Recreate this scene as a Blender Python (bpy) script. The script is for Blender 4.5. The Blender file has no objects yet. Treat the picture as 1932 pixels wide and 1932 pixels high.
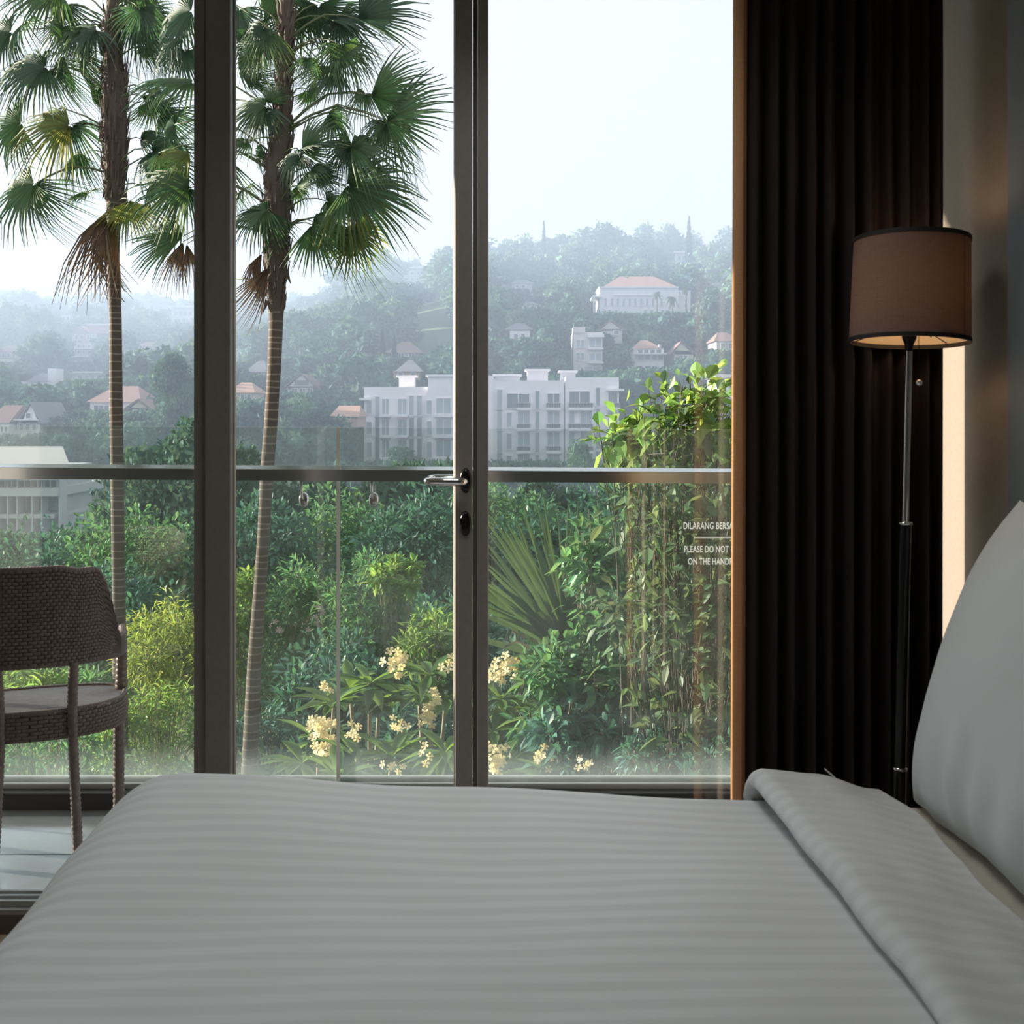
import bpy, bmesh, math, random
import numpy as np
from mathutils import Vector, Matrix

# ------------------------------------------------------------------ camera, sky, sun, exposure
F, H, HY = 2000.0, 1.45, 780.0          # focal length in pixels of a 1932 frame, eye height, horizon row
scene = bpy.context.scene
col = scene.collection
cam_data = bpy.data.cameras.new('camera')
cam = bpy.data.objects.new('camera', cam_data)
col.objects.link(cam)
cam.location = (0, 0, H)
cam.rotation_euler = (math.pi / 2, 0, 0)
cam_data.sensor_width = 36
cam_data.lens = 36 * F / 1932
cam_data.shift_y = -(966 - HY) / 1932
cam_data.clip_end = 5000
cam_data.dof.use_dof = True
cam_data.dof.focus_distance = 7.0
cam_data.dof.aperture_fstop = 9.0
scene.camera = cam

world = bpy.data.worlds.new('sky')
scene.world = world
world.use_nodes = True
bg = world.node_tree.nodes['Background']
bg.inputs['Color'].default_value = (0.985, 0.965, 0.98, 1)
bg.inputs['Strength'].default_value = 1.0

SUN_EL, SUN_S = math.radians(12.5), 0.22
sun_data = bpy.data.lights.new('sun', 'SUN')
sun_data.energy = 46.0
sun_data.color = (1.0, 0.86, 0.71)
sun_data.angle = math.radians(0.55)
sun = bpy.data.objects.new('sun', sun_data)
col.objects.link(sun)
to_sun = Vector((-1, SUN_S, math.tan(SUN_EL) * math.hypot(1, SUN_S))).normalized()
sun.rotation_euler = to_sun.to_track_quat('Z', 'Y').to_euler()

scene.view_settings.view_transform = 'Standard'
scene.view_settings.look = 'None'
scene.view_settings.exposure = 0.0
scene.view_settings.gamma = 1.0
scene.view_settings.use_curve_mapping = False
scene.cycles.max_bounces = 6
scene.cycles.diffuse_bounces = 3
scene.cycles.glossy_bounces = 2
scene.cycles.transmission_bounces = 2
scene.cycles.transparent_max_bounces = 12
scene.cycles.volume_bounces = 0
scene.cycles.use_denoising = True
scene.cycles.use_adaptive_sampling = True
scene.cycles.adaptive_threshold = 0.04

rng = np.random.default_rng(7)
random.seed(7)

def P(px, py, Z):
    return Vector(((px - 966) * Z / F, Z, H - (py - HY) * Z / F))
def PX(px, Z): return (px - 966) * Z / F
def PZ(py, Z): return H - (py - HY) * Z / F

# ------------------------------------------------------------------ materials
MATS = {}
def nodes_of(name):
    m = bpy.data.materials.new(name)
    m.use_nodes = True
    MATS[name] = m
    return m, m.node_tree.nodes, m.node_tree.links
def mat(name, c, rough=0.6, metal=0.0, noise=0.0, nscale=20.0, bump=0.0, bscale=200.0, spec=0.5, stretch=None):
    if name in MATS: return MATS[name]
    m, n, l = nodes_of(name)
    b = n['Principled BSDF']
    b.inputs['Roughness'].default_value = rough
    b.inputs['Metallic'].default_value = metal
    b.inputs['Specular IOR Level'].default_value = spec
    b.inputs['Base Color'].default_value = (*c, 1)
    tc = n.new('ShaderNodeTexCoord')
    vec = tc.outputs['Object']
    if stretch:
        mp = n.new('ShaderNodeMapping'); mp.inputs['Scale'].default_value = stretch
        l.new(vec, mp.inputs['Vector']); vec = mp.outputs['Vector']
    if noise:
        t = n.new('ShaderNodeTexNoise'); t.inputs['Scale'].default_value = nscale; t.inputs['Detail'].default_value = 4
        l.new(vec, t.inputs['Vector'])
        mx = n.new('ShaderNodeMix'); mx.data_type = 'RGBA'
        mx.inputs[6].default_value = (*[x * (1 - noise) for x in c], 1)
        mx.inputs[7].default_value = (*[min(1, x * (1 + noise)) for x in c], 1)
        l.new(t.outputs['Fac'], mx.inputs[0]); l.new(mx.outputs[2], b.inputs['Base Color'])
    if bump:
        t = n.new('ShaderNodeTexNoise'); t.inputs['Scale'].default_value = bscale
        l.new(vec, t.inputs['Vector'])
        bp = n.new('ShaderNodeBump'); bp.inputs['Strength'].default_value = bump; bp.inputs['Distance'].default_value = 0.002
        l.new(t.outputs['Fac'], bp.inputs['Height']); l.new(bp.outputs['Normal'], b.inputs['Normal'])
    return m

def leafmat(name, c, tr, var=0.35, hue=0.03, mixt=0.35, gloss=0.06):
    m, n, l = nodes_of(name)
    n.remove(n['Principled BSDF'])
    out = n['Material Output']
    g = n.new('ShaderNodeNewGeometry')
    def tint(cc):
        hs = n.new('ShaderNodeHueSaturation'); hs.inputs['Color'].default_value = (*cc, 1)
        r1 = n.new('ShaderNodeMapRange'); r1.inputs['To Min'].default_value = 1 - var; r1.inputs['To Max'].default_value = 1 + var
        r2 = n.new('ShaderNodeMapRange'); r2.inputs['To Min'].default_value = 0.5 - hue; r2.inputs['To Max'].default_value = 0.5 + hue
        w = n.new('ShaderNodeTexWhiteNoise'); w.noise_dimensions = '1D'
        l.new(g.outputs['Random Per Island'], w.inputs['W'])
        l.new(g.outputs['Random Per Island'], r1.inputs['Value']); l.new(w.outputs['Value'], r2.inputs['Value'])
        l.new(r1.outputs['Result'], hs.inputs['Value']); l.new(r2.outputs['Result'], hs.inputs['Hue'])
        return hs.outputs['Color']
    d = n.new('ShaderNodeBsdfDiffuse'); l.new(tint(c), d.inputs['Color'])
    t = n.new('ShaderNodeBsdfTranslucent'); l.new(tint(tr), t.inputs['Color'])
    mx = n.new('ShaderNodeMixShader'); mx.inputs[0].default_value = mixt
    l.new(d.outputs[0], mx.inputs[1]); l.new(t.outputs[0], mx.inputs[2])
    gl = n.new('ShaderNodeBsdfGlossy'); gl.inputs['Roughness'].default_value = 0.5
    m2 = n.new('ShaderNodeMixShader'); m2.inputs[0].default_value = gloss * 0.55
    l.new(mx.outputs[0], m2.inputs[1]); l.new(gl.outputs[0], m2.inputs[2])
    l.new(m2.outputs[0], out.inputs['Surface'])
    return m

def translucent(name, c, tr, mixt=0.4, bump=0.25, bscale=(600, 600, 600)):
    m, n, l = nodes_of(name)
    n.remove(n['Principled BSDF'])
    tc = n.new('ShaderNodeTexCoord')
    d = n.new('ShaderNodeBsdfDiffuse'); t = n.new('ShaderNodeBsdfTranslucent'); t.inputs['Color'].default_value = (*tr, 1)
    # linen: two crossed stretched noises for warp and weft
    def thread(sc):
        mp = n.new('ShaderNodeMapping'); mp.inputs['Scale'].default_value = sc
        nz = n.new('ShaderNodeTexNoise'); nz.inputs['Scale'].default_value = 1.0; nz.inputs['Detail'].default_value = 2
        l.new(tc.outputs['Object'], mp.inputs['Vector']); l.new(mp.outputs['Vector'], nz.inputs['Vector'])
        return nz.outputs['Fac']
    a, b = thread((40, 40, 700)), thread((700, 700, 40))
    ad = n.new('ShaderNodeMath'); ad.operation = 'ADD'; l.new(a, ad.inputs[0]); l.new(b, ad.inputs[1])
    mr = n.new('ShaderNodeMapRange'); mr.inputs['From Min'].default_value = 0.7; mr.inputs['From Max'].default_value = 1.3
    l.new(ad.outputs[0], mr.inputs['Value'])
    mx = n.new('ShaderNodeMix'); mx.data_type = 'RGBA'
    mx.inputs[6].default_value = (*[x * (1 - bump) for x in c], 1); mx.inputs[7].default_value = (*[x * (1 + bump) for x in c], 1)
    l.new(mr.outputs['Result'], mx.inputs[0]); l.new(mx.outputs[2], d.inputs['Color'])
    ms = n.new('ShaderNodeMixShader'); ms.inputs[0].default_value = mixt
    l.new(d.outputs[0], ms.inputs[1]); l.new(t.outputs[0], ms.inputs[2])
    l.new(ms.outputs[0], n['Material Output'].inputs['Surface'])
    return m

def glassmat(name, tint, dirt=None, ior=1.45):
    m, n, l = nodes_of(name)
    n.remove(n['Principled BSDF'])
    tr = n.new('ShaderNodeBsdfTransparent'); tr.inputs['Color'].default_value = (*tint, 1)
    gl = n.new('ShaderNodeBsdfGlossy'); gl.inputs['Roughness'].default_value = 0.0
    g = n.new('ShaderNodeNewGeometry')
    iv = n.new('ShaderNodeMapRange'); iv.inputs['To Min'].default_value = ior; iv.inputs['To Max'].default_value = 1 / ior
    l.new(g.outputs['Backfacing'], iv.inputs['Value'])
    fr = n.new('ShaderNodeFresnel'); l.new(iv.outputs['Result'], fr.inputs['IOR'])
    mx = n.new('ShaderNodeMixShader')
    l.new(fr.outputs[0], mx.inputs[0]); l.new(tr.outputs[0], mx.inputs[1]); l.new(gl.outputs[0], mx.inputs[2])
    res = mx.outputs[0]
    if dirt:                                  # dust film that lies along the foot of the pane
        tc = n.new('ShaderNodeTexCoord'); sp = n.new('ShaderNodeSeparateXYZ'); l.new(tc.outputs['Object'], sp.inputs[0])
        mr = n.new('ShaderNodeMapRange'); mr.interpolation_type = 'SMOOTHERSTEP'
        mr.inputs['From Min'].default_value = dirt[0]; mr.inputs['From Max'].default_value = dirt[1]
        mr.inputs['To Min'].default_value = dirt[2]; mr.inputs['To Max'].default_value = dirt[3]
        l.new(sp.outputs['Z'], mr.inputs['Value'])
        nz = n.new('ShaderNodeTexNoise'); nz.inputs['Scale'].default_value = 6; nz.inputs['Detail'].default_value = 6
        l.new(tc.outputs['Object'], nz.inputs['Vector'])
        mu = n.new('ShaderNodeMath'); mu.operation = 'MULTIPLY'
        l.new(mr.outputs['Result'], mu.inputs[0]); l.new(nz.outputs['Fac'], mu.inputs[1])
        df = n.new('ShaderNodeBsdfTranslucent'); df.inputs['Color'].default_value = (0.66, 0.76, 0.76, 1)
        m2 = n.new('ShaderNodeMixShader'); l.new(mu.outputs[0], m2.inputs[0])
        l.new(res, m2.inputs[1]); l.new(df.outputs[0], m2.inputs[2]); res = m2.outputs[0]
    l.new(res, n['Material Output'].inputs['Surface'])
    return m

# ------------------------------------------------------------------ object helpers
def tag(o, label=None, cat=None, group=None, kind=None):
    if label: o['label'] = label
    if cat: o['category'] = cat
    if group: o['group'] = group
    if kind: o['kind'] = kind
    return o
def link(o, parent=None):
    col.objects.link(o)
    if parent is not None: o.parent = parent
    return o
def empty(name, loc=(0, 0, 0), rz=0.0):
    o = bpy.data.objects.new(name, None); o.empty_display_size = 0.1
    o.location = loc; o.rotation_euler = (0, 0, rz)
    return link(o)
def np_mesh(name, V, faces_by_n, smooth=False):
    """faces_by_n: list of (M,k) index arrays"""
    V = np.asarray(V, dtype=np.float32)
    me = bpy.data.meshes.new(name)
    me.vertices.add(len(V)); me.vertices.foreach_set('co', V.ravel())
    loops = np.concatenate([f.ravel() for f in faces_by_n]).astype(np.int32)
    tot = np.concatenate([np.full(len(f), f.shape[1]) for f in faces_by_n]).astype(np.int32)
    st = np.concatenate([[0], np.cumsum(tot)[:-1]]).astype(np.int32)
    me.loops.add(len(loops)); me.loops.foreach_set('vertex_index', loops)
    me.polygons.add(len(tot)); me.polygons.foreach_set('loop_start', st); me.polygons.foreach_set('loop_total', tot)
    me.polygons.foreach_set('use_smooth', np.full(len(tot), smooth))
    me.update(calc_edges=True); me.validate()
    return me
def ob(name, me, m, parent=None):
    if m is not None and len(me.materials) == 0:
        for k in (m if isinstance(m, (list, tuple)) else [m]): me.materials.append(k)
    return link(bpy.data.objects.new(name, me), parent)
def py_mesh(name, V, Fc, smooth=False):
    me = bpy.data.meshes.new(name); me.from_pydata([tuple(v) for v in V], [], Fc)
    if smooth: me.polygons.foreach_set('use_smooth', [True] * len(me.polygons))
    me.update(); return me

class MB:
    def __init__(s): s.V = []; s.F = []; s.MI = []
    def add(s, V, Fc, mi=0):
        o = len(s.V); s.V += [tuple(v) for v in V]; s.F += [tuple(i + o for i in f) for f in Fc]; s.MI += [mi] * len(Fc); return s
    def box(s, x0, x1, y0, y1, z0, z1, mi=0, bev=0.0):
        if bev:
            bm = bmesh.new(); bmesh.ops.create_cube(bm, size=1)
            for v in bm.verts: v.co = ((x0 + x1) / 2 + v.co.x * (x1 - x0), (y0 + y1) / 2 + v.co.y * (y1 - y0), (z0 + z1) / 2 + v.co.z * (z1 - z0))
            bmesh.ops.bevel(bm, geom=bm.edges[:], offset=bev, segments=2, affect='EDGES', profile=0.5)
            bm.verts.index_update()
            s.add([v.co[:] for v in bm.verts], [[v.index for v in f.verts] for f in bm.faces], mi); bm.free(); return s
        V = [(x, y, z) for z in (z0, z1) for y in (y0, y1) for x in (x0, x1)]
        return s.add(V, [(0, 2, 3, 1), (4, 5, 7, 6), (0, 1, 5, 4), (2, 6, 7, 3), (0, 4, 6, 2), (1, 3, 7, 5)], mi)
    def tube(s, pts, rad, n=8, mi=0, caps=True):
        pts = [Vector(p) for p in pts]
        if not hasattr(rad, '__len__'): rad = [rad] * len(pts)
        V = []; Fc = []; up = Vector((0.13, 0.31, 0.94)); last = None
        for i, p in enumerate(pts):
            d = (pts[min(i + 1, len(pts) - 1)] - pts[max(i - 1, 0)]).normalized()
            if last is None:
                a = d.cross(up)
                if a.length < 1e-3: a = d.cross(Vector((1, 0, 0)))
            else:
                a = last - d * last.dot(d)
            a.normalize(); b = d.cross(a); last = a
            for k in range(n):
                t = 2 * math.pi * k / n
                V.append(p + (a * math.cos(t) + b * math.sin(t)) * rad[i])
        for i in range(len(pts) - 1):
            for k in range(n):
                Fc.append((i * n + k, i * n + (k + 1) % n, (i + 1) * n + (k + 1) % n, (i + 1) * n + k))
        if caps: Fc += [tuple(range(n - 1, -1, -1)), tuple((len(pts) - 1) * n + k for k in range(n))]
        return s.add(V, Fc, mi)
    def lathe(s, prof, c=(0, 0, 0), n=24, mi=0):
        V = []; Fc = []
        for r, z in prof:
            for k in range(n):
                t = 2 * math.pi * k / n; V.append((c[0] + r * math.cos(t), c[1] + r * math.sin(t), c[2] + z))
        for i in range(len(prof) - 1):
            for k in range(n):
                Fc.append((i * n + k, i * n + (k + 1) % n, (i + 1) * n + (k + 1) % n, (i + 1) * n + k))
        return s.add(V, Fc, mi)
    def grid(s, fn, us, vs, mi=0):
        nu, nv = len(us), len(vs)
        V = [fn(u, v) for v in vs for u in us]
        return s.add(V, [(j * nu + i, j * nu + i + 1, (j + 1) * nu + i + 1, (j + 1) * nu + i) for j in range(nv - 1) for i in range(nu - 1)], mi)
    def build(s, name, m, parent=None, smooth=False):
        me = py_mesh(name, s.V, s.F, smooth)
        ms = m if isinstance(m, (list, tuple)) else [m]
        for k in ms: me.materials.append(k)
        if len(ms) > 1: me.polygons.foreach_set('material_index', s.MI)
        return link(bpy.data.objects.new(name, me), parent)
def struct(o, label=None):
    o['kind'] = 'structure'
    if label: o['label'] = label
    return o
def smooth_auto(o, ang=40):
    me = o.data; me.polygons.foreach_set('use_smooth', [True] * len(me.polygons))
    try: me.set_sharp_from_angle(angle=math.radians(ang))
    except Exception: pass
    return o

M_FRAME = mat('bronze_aluminium', (0.26, 0.235, 0.22), 0.5, 0.2, 0.15, 60, 0.1, 900)
M_SILL = mat('pale_aluminium', (0.55, 0.56, 0.55), 0.35, 0.6, 0.08, 20)
M_BEAD = mat('sunlit_line_bead', (0.62, 0.56, 0.47), 0.35, 0.2, 0.05)  # pale colour carries the sunlit line along the stile edges
M_STEEL = mat('brushed_steel', (0.60, 0.60, 0.61), 0.17, 1.0, 0.05, 30, stretch=(1, 40, 40))
M_CHROME = mat('chrome', (0.75, 0.75, 0.76), 0.10, 1.0, 0.03)
M_BLACK = mat('black_lacquer', (0.008, 0.008, 0.009), 0.25, 0.0, 0.1, spec=0.4)
M_WALL = mat('wall_fabric', (0.33, 0.28, 0.238), 0.9, 0, 0.16, 260, 0.5, 700, spec=0.1, stretch=(1, 1, 0.35))
M_PANEL = mat('grey_panel', (0.20, 0.225, 0.24), 0.5, 0, 0.08, 30, 0.15, 500)
M_DARKWALL = mat('pale_timber_wall', (0.62, 0.58, 0.53), 0.7, 0, 0.2, 12)
M_CEIL = mat('white_plaster', (0.80, 0.79, 0.77), 0.9, 0, 0.03, 8)
M_FLOOR = mat('oak_floor', (0.52, 0.42, 0.30), 0.45, 0, 0.2, 6, stretch=(1, 9, 1))
M_BROWN = mat('brown_threshold', (0.12, 0.09, 0.075), 0.6, 0, 0.2, 20)
M_TILE = mat('slate_tile', (0.46, 0.50, 0.545), 0.13, 0.5, 0.2, 9, 0.04, 60, spec=1.0)
M_GROUT = mat('tile_grout', (0.10, 0.10, 0.10), 0.9, 0, 0.1)
M_KERB = mat('dark_kerb_stone', (0.012, 0.013, 0.014), 0.6, 0, 0.3, 30)
M_CONC = mat('concrete_render', (0.50, 0.48, 0.45), 0.9, 0, 0.1, 5)
M_GLASS = glassmat('window_glass', (0.975, 0.985, 0.98))
M_BGLASS = glassmat('balustrade_glass', (0.935, 0.963, 0.952), dirt=(0.08, 0.25, 0.26, 0.028), ior=1.68)
M_GEDGE = mat('glass_edge', (0.72, 0.74, 0.66), 0.3, 0, 0.05)
M_LETTER = mat('white_lettering', (0.85, 0.85, 0.83), 0.6, 0, 0.02)
# ------------------------------------------------------------------ the room
FILL_W = 4.9
XW = 1.17                                   # face of the wall on the right
D = 2.98                                    # inner face of the window frames
struct(MB().box(-3.6, XW + 0.2, -3.4, D - 0.01, -0.12, 0).build('floor', M_FLOOR))
struct(MB().box(-3.6, XW + 0.2, -3.4, D + 0.12, 2.85, 3.0).build('ceiling', M_CEIL))
struct(MB().box(XW, XW + 0.2, -3.4, D + 0.12, 0, 2.85).build('wall_right', M_WALL), 'brown textured wall covering behind the floor lamp')
struct(MB().box(-3.8, -3.6, -3.4, D + 0.12, 0, 2.85).build('wall_left', M_DARKWALL))
struct(MB().box(-3.8, XW + 0.2, -3.6, -3.4, 0, 2.85).build('wall_back', M_DARKWALL))
struct(MB().box(1.157, XW, -1.0, 1.157 * F / 934, 0.02, 2.84, bev=0.004).build('trim_1', M_PANEL), 'tall grey wall panel at the head of the bed')
struct(MB().box(-3.6, XW, D - 0.03, D - 0.005, 0.0, 0.055).build('trim_2', M_BROWN), 'brown threshold strip under the window sill')
struct(MB().box(-3.6, XW + 0.2, D - 0.02, D + 0.1, 2.70, 2.85).build('trim_3', M_FRAME), 'dark head rail above the glazing')

# fill panels added in the ceiling, out of view, to brighten the bed
M_DIFF = mat('opal_diffuser', (0.85, 0.85, 0.83), 0.4)
for lx, ly, lab in ((0.0, 2.10, 'added square fill light in the ceiling above the bed'), (-2.0, -0.6, 'added square fill light in the ceiling at the back of the room')):
    cl = empty('added_fill_light', (lx, ly, 2.85)); tag(cl, lab, 'light')
    fr0 = MB(); s0, s1 = 0.33, 0.30
    V = [(s0 * a, s0 * b, z) for z in (-0.012, 0.0) for a, b in ((-1, -1), (1, -1), (1, 1), (-1, 1))] + [(s1 * a, s1 * b, z) for z in (-0.012, 0.0) for a, b in ((-1, -1), (1, -1), (1, 1), (-1, 1))]
    Fc = []
    for q in range(4):
        p_ = (q + 1) % 4; Fc += [(q, 8 + q, 8 + p_, p_), (q, p_, 4 + p_, 4 + q), (8 + q, 12 + q, 12 + p_, 8 + p_)]
    fr0.add(V, Fc).build('trim_frame', M_CEIL, cl)
    MB().box(-s1, s1, -s1, s1, -0.003, 0.0).build('diffuser', M_DIFF, cl)
    ld = bpy.data.lights.new('fill_panel', 'AREA'); ld.shape = 'SQUARE'; ld.size = 0.58; ld.energy = FILL_W; ld.color = (0.97, 1.0, 0.985); ld.spread = math.radians(126)
    lo = bpy.data.objects.new('fill_panel', ld); lo.location = (0, 0, -0.008); link(lo, cl)

# window sill with grooves
ms = MB()
ms.box(-3.6, XW, D - 0.005, D + 0.10, 0.0, 0.058, bev=0.003)
for y in (0.012, 0.045, 0.075):
    ms.box(-3.6, XW, D + y, D + y + 0.012, 0.058, 0.074, bev=0.002)
struct(ms.build('trim_4', M_SILL), 'pale aluminium sill track under the glazing')

FZ = D - 0.006                               # front face of the frames
def px_box(mb, a, b, y0, y1, z0, z1, bev=0.002):
    return mb.box(PX(a, FZ), PX(b, FZ), y0, y1, z0, z1, bev=bev)
YT = 2.72
# left fixed pane
w1 = empty('window_1'); struct(w1, 'tall fixed window pane on the left, behind the wicker chair')
f = MB(); px_box(f, 365.5, 387, FZ, FZ + 0.05, 0.06, YT); f.build('mullion', M_FRAME, w1)
MB().box(-2.06, -2.0, FZ, FZ + 0.05, 0.06, YT, bev=0.002).build('mullion', M_FRAME, w1)
MB().box(-2.0, PX(366, FZ), D + 0.010, D + 0.018, 0.07, YT).build('pane', M_GLASS, w1)
# far left pane beyond the frame of the picture
w3 = empty('window_3'); struct(w3, 'further fixed window pane at the far left')
MB().box(-3.6, -3.5, FZ, FZ + 0.05, 0.06, YT, bev=0.002).build('mullion', M_FRAME, w3)
MB().box(-3.5, -2.42, D + 0.010, D + 0.018, 0.07, YT).build('pane', M_GLASS, w3)
# balcony door
d1 = empty('door_1'); struct(d1, 'glazed balcony door with dark bronze stiles and lever handle')
s = MB(); px_box(s, 388.5, 436.5, FZ - 0.012, FZ + 0.028, 0.07, YT - 0.01); s.build('stile', M_FRAME, d1)
s = MB(); px_box(s, 388.0, 389.8, FZ - 0.014, FZ - 0.01, 0.07, YT - 0.01, 0); s.build('gasket', M_BROWN, d1)
s = MB(); px_box(s, 859.5, 891, FZ - 0.012, FZ + 0.028, 0.07, YT - 0.01); s.build('stile', M_FRAME, d1)
s = MB(); px_box(s, 437, 859, FZ - 0.012, FZ + 0.028, 0.07, 0.17); s.build('bottom_rail', M_FRAME, d1)
s = MB(); px_box(s, 437, 859, FZ - 0.012, FZ + 0.028, YT - 0.08, YT - 0.01); s.build('top_rail', M_FRAME, d1)
for px in (438.2, 857.5):
    x = PX(px, FZ)
    MB().tube([(x, FZ + 0.026, 0.17), (x, FZ + 0.026, YT - 0.08)], 0.0042, 10).build('glazing_bead', M_BEAD, d1, True)
s = MB(); s.box(PX(437, FZ), PX(859, FZ), D + 0.006, D + 0.014, 0.17, YT - 0.08); s.build('pane', M_GLASS, d1)
def lever(side):
    y0 = FZ - 0.012 if side < 0 else FZ + 0.028
    yl = y0 + side * 0.045
    x0, zz = PX(878, 2.95), PZ(908.5, 2.93)
    h = MB()
    h.tube([(x0, y0, zz), (x0, yl - side * 0.012, zz), (x0 - 0.006, yl, zz), (x0 - 0.02, yl + side * 0.002, zz),
            (x0 - 0.09, yl + side * 0.002, zz + 0.001), (x0 - 0.100, yl, zz + 0.001), (x0 - 0.106, yl - side * 0.012, zz + 0.001), (x0 - 0.106, yl - side * 0.02, zz + 0.001)],
           [0.009, 0.0095, 0.011, 0.0125, 0.0115, 0.011, 0.0095, 0.008], 12)
    o = h.build('door_handle', M_CHROME, d1, True)
    def oval(name, pyc, hh, m):
        r = MB(); zc = PZ(pyc, 2.96); pr = []
        for rr, dy in ((0.0, 0.010), (0.6, 0.0095), (0.88, 0.008), (1.0, 0.003), (1.0, 0.0)):
            pr.append([(x0 + 0.0165 * rr * math.cos(t), y0 + side * dy, zc + hh * rr * math.sin(t)) for t in np.linspace(0, 2 * math.pi, 25)[:-1]])
        V = [v for ring in pr for v in ring]
        r.add(V, [(i * 24 + k, i * 24 + (k + 1) % 24, (i + 1) * 24 + (k + 1) % 24, (i + 1) * 24 + k) for i in range(4) for k in range(24)])
        return r.build(name, m, d1, True)
    oval('handle_rosette', 907, 0.035, M_BLACK)
    r = oval('lock_rosette', 988, 0.035, M_BLACK)
    zc = PZ(984, 2.95)
    MB().box(x0 - 0.017, x0 + 0.004, y0 + side * 0.010 - 0.006, y0 + side * 0.010 + 0.006, zc - 0.010, zc + 0.010, bev=0.003).build('thumb_turn', M_BLACK, r)
lever(-1); lever(1)
# right fixed pane
w2 = empty('window_2'); struct(w2, 'fixed window pane between the balcony door and the curtain')
s = MB(); px_box(s, 892.5, 900.0, FZ + 0.003, FZ + 0.04, 0.06, YT); s.build('gasket', M_BROWN, w2)
s = MB(); px_box(s, 901.6, 921, FZ - 0.006, FZ + 0.04, 0.06, YT); s.build('mullion', M_FRAME, w2)
s = MB(); px_box(s, 900.2, 901.4, FZ - 0.002, FZ + 0.002, 0.06, YT, 0); s.build('gasket', M_SILL, w2)
MB().box(PX(921, FZ), XW, D + 0.010, D + 0.018, 0.07, YT).build('pane', M_GLASS, w2)

# ------------------------------------------------------------------ balcony
YK = 3.93                                    # balustrade
bf = struct(MB().box(-9, 3.5, D + 0.10, YK + 0.15, -0.25, -0.02).build('floor_balcony', M_GROUT), 'grey tiled balcony floor outside the window')
def tile_mesh():
    b = MB(); b.box(-0.2985, 0.2985, -0.1985, 0.1985, -0.02, 0.0, bev=0.0015)
    me = py_mesh('tile', b.V, b.F); me.materials.append(M_TILE); return me
tm = tile_mesh()
for i in range(-7, 6):
    for j in range(2):
        o = bpy.data.objects.new('tile', tm); o.location = (-0.02 + i * 0.6 + 0.12, D + 0.104 + 0.20 + j * 0.4, 0.0); link(o, bf)
struct(MB().box(-14, 4.5, D + 0.12, YK, 3.06, 3.3).build('ceiling_balcony', M_CONC))
struct(MB().box(-4.05, -3.66, D - 0.02, 3.25, -0.25, 3.06).build('wall_sun_block', M_CONC), 'second unseen pier added further left to block the sun')  # out of view, added to keep the sun off pillow and duvet
struct(MB().box(-2.42, -2.065, D - 0.02, 3.25, -0.25, 3.06).build('wall_sun_block', M_CONC), 'unseen pier between the glazed bays, sized to block the sun')  # out of view, depth set to cut the sun short on the wall
struct(MB().box(-14, 4.5, YK - 0.06, YK + 0.14, -0.3, 0.062, bev=0.004).build('trim_5', M_KERB), 'black stone kerb along the balcony edge')

bal = empty('balcony_balustrade', (0, YK, 0.06))
tag(bal, 'frameless glass balustrade with flat steel handrail along the balcony edge', 'balustrade')
def rel(o): o.location = -Vector((0, YK, 0.06)); return o
def panel(x0, x1, nm='glass_panel'):
    zt0, zt1 = PZ(803 + 0.0058 * (x0 * F / YK + 966), YK), PZ(803 + 0.0058 * (x1 * F / YK + 966), YK)
    V = []
    for y in (YK + 0.010, YK + 0.022):
        V += [(x0, y, 0.075), (x1, y, 0.075), (x1, y, zt1), (x0, y, zt0)]
    b = MB(); b.add(V, [(0, 1, 2, 3), (7, 6, 5, 4)], 0)
    b.add(V, [(3, 2, 6, 7), (0, 4, 5, 1), (0, 3, 7, 4), (1, 5, 6, 2)], 1)
    return rel(b.build(nm, [M_BGLASS, M_GEDGE], bal))
xj = PX(637, YK)
panel(-6.0, xj - 0.85 * 2.6); panel(xj - 0.85 * 2.6 + 0.012, xj - 0.006)
pr = panel(xj + 0.006, 1.4); panel(1.412, 4.0)
rel(MB().box(xj - 0.0055, xj + 0.0055, YK + 0.009, YK + 0.023, 0.075, PZ(806, YK)).build('joint_seal', M_GEDGE, bal))
rb = MB()                                    # flat handrail, soft upper edges
def rail_pt(x, dy, dz): return (x, YK - 0.065 + dy, PZ(880.5 + 0.0065 * (x * F / (YK - 0.065) + 966) - 4, YK - 0.065) + dz)
prof = [(0.0, -0.052), (0.0, -0.0115), (0.0015, -0.010), (0.056, 0.0), (0.06, -0.004), (0.06, -0.052)]
for k in range(len(prof)):
    a, b_ = prof[k], prof[(k + 1) % len(prof)]
    rb.add([rail_pt(-6, *a), rail_pt(4, *a), rail_pt(4, *b_), rail_pt(-6, *b_)], [(0, 1, 2, 3)])
rel(rb.build('handrail', M_STEEL, bal))
for px in (570, 703, -330, 1640):
    x = PX(px, YK - 0.03); zr = PZ(907, YK); zd = PZ(941, YK)
    b = MB(); b.tube([(x - 0.003, YK - 0.035, zr + 0.01), (x - 0.002, YK - 0.035, zr - 0.03), (x, YK - 0.030, zd + 0.005), (x, YK - 0.004, zd)], 0.005, 10)
    br = rel(b.build('bracket', M_STEEL, bal, True))
    d = MB(); V = []
    for rr, dy in ((0.0, -0.006), (0.7, -0.006), (0.95, -0.002), (1.0, 0.008)):
        V += [(x + 0.0185 * rr * math.cos(t), YK + dy, zd - 0.004 + 0.028 * rr * math.sin(t)) for t in np.linspace(0, 2 * math.pi, 25)[:-1]]
    d.add(V, [(i * 24 + k, i * 24 + (k + 1) % 24, (i + 1) * 24 + (k + 1) % 24, (i + 1) * 24 + k) for i in range(3) for k in range(24)])
    d.build('glass_clamp', M_STEEL, br, True)
ch = MB()
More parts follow.
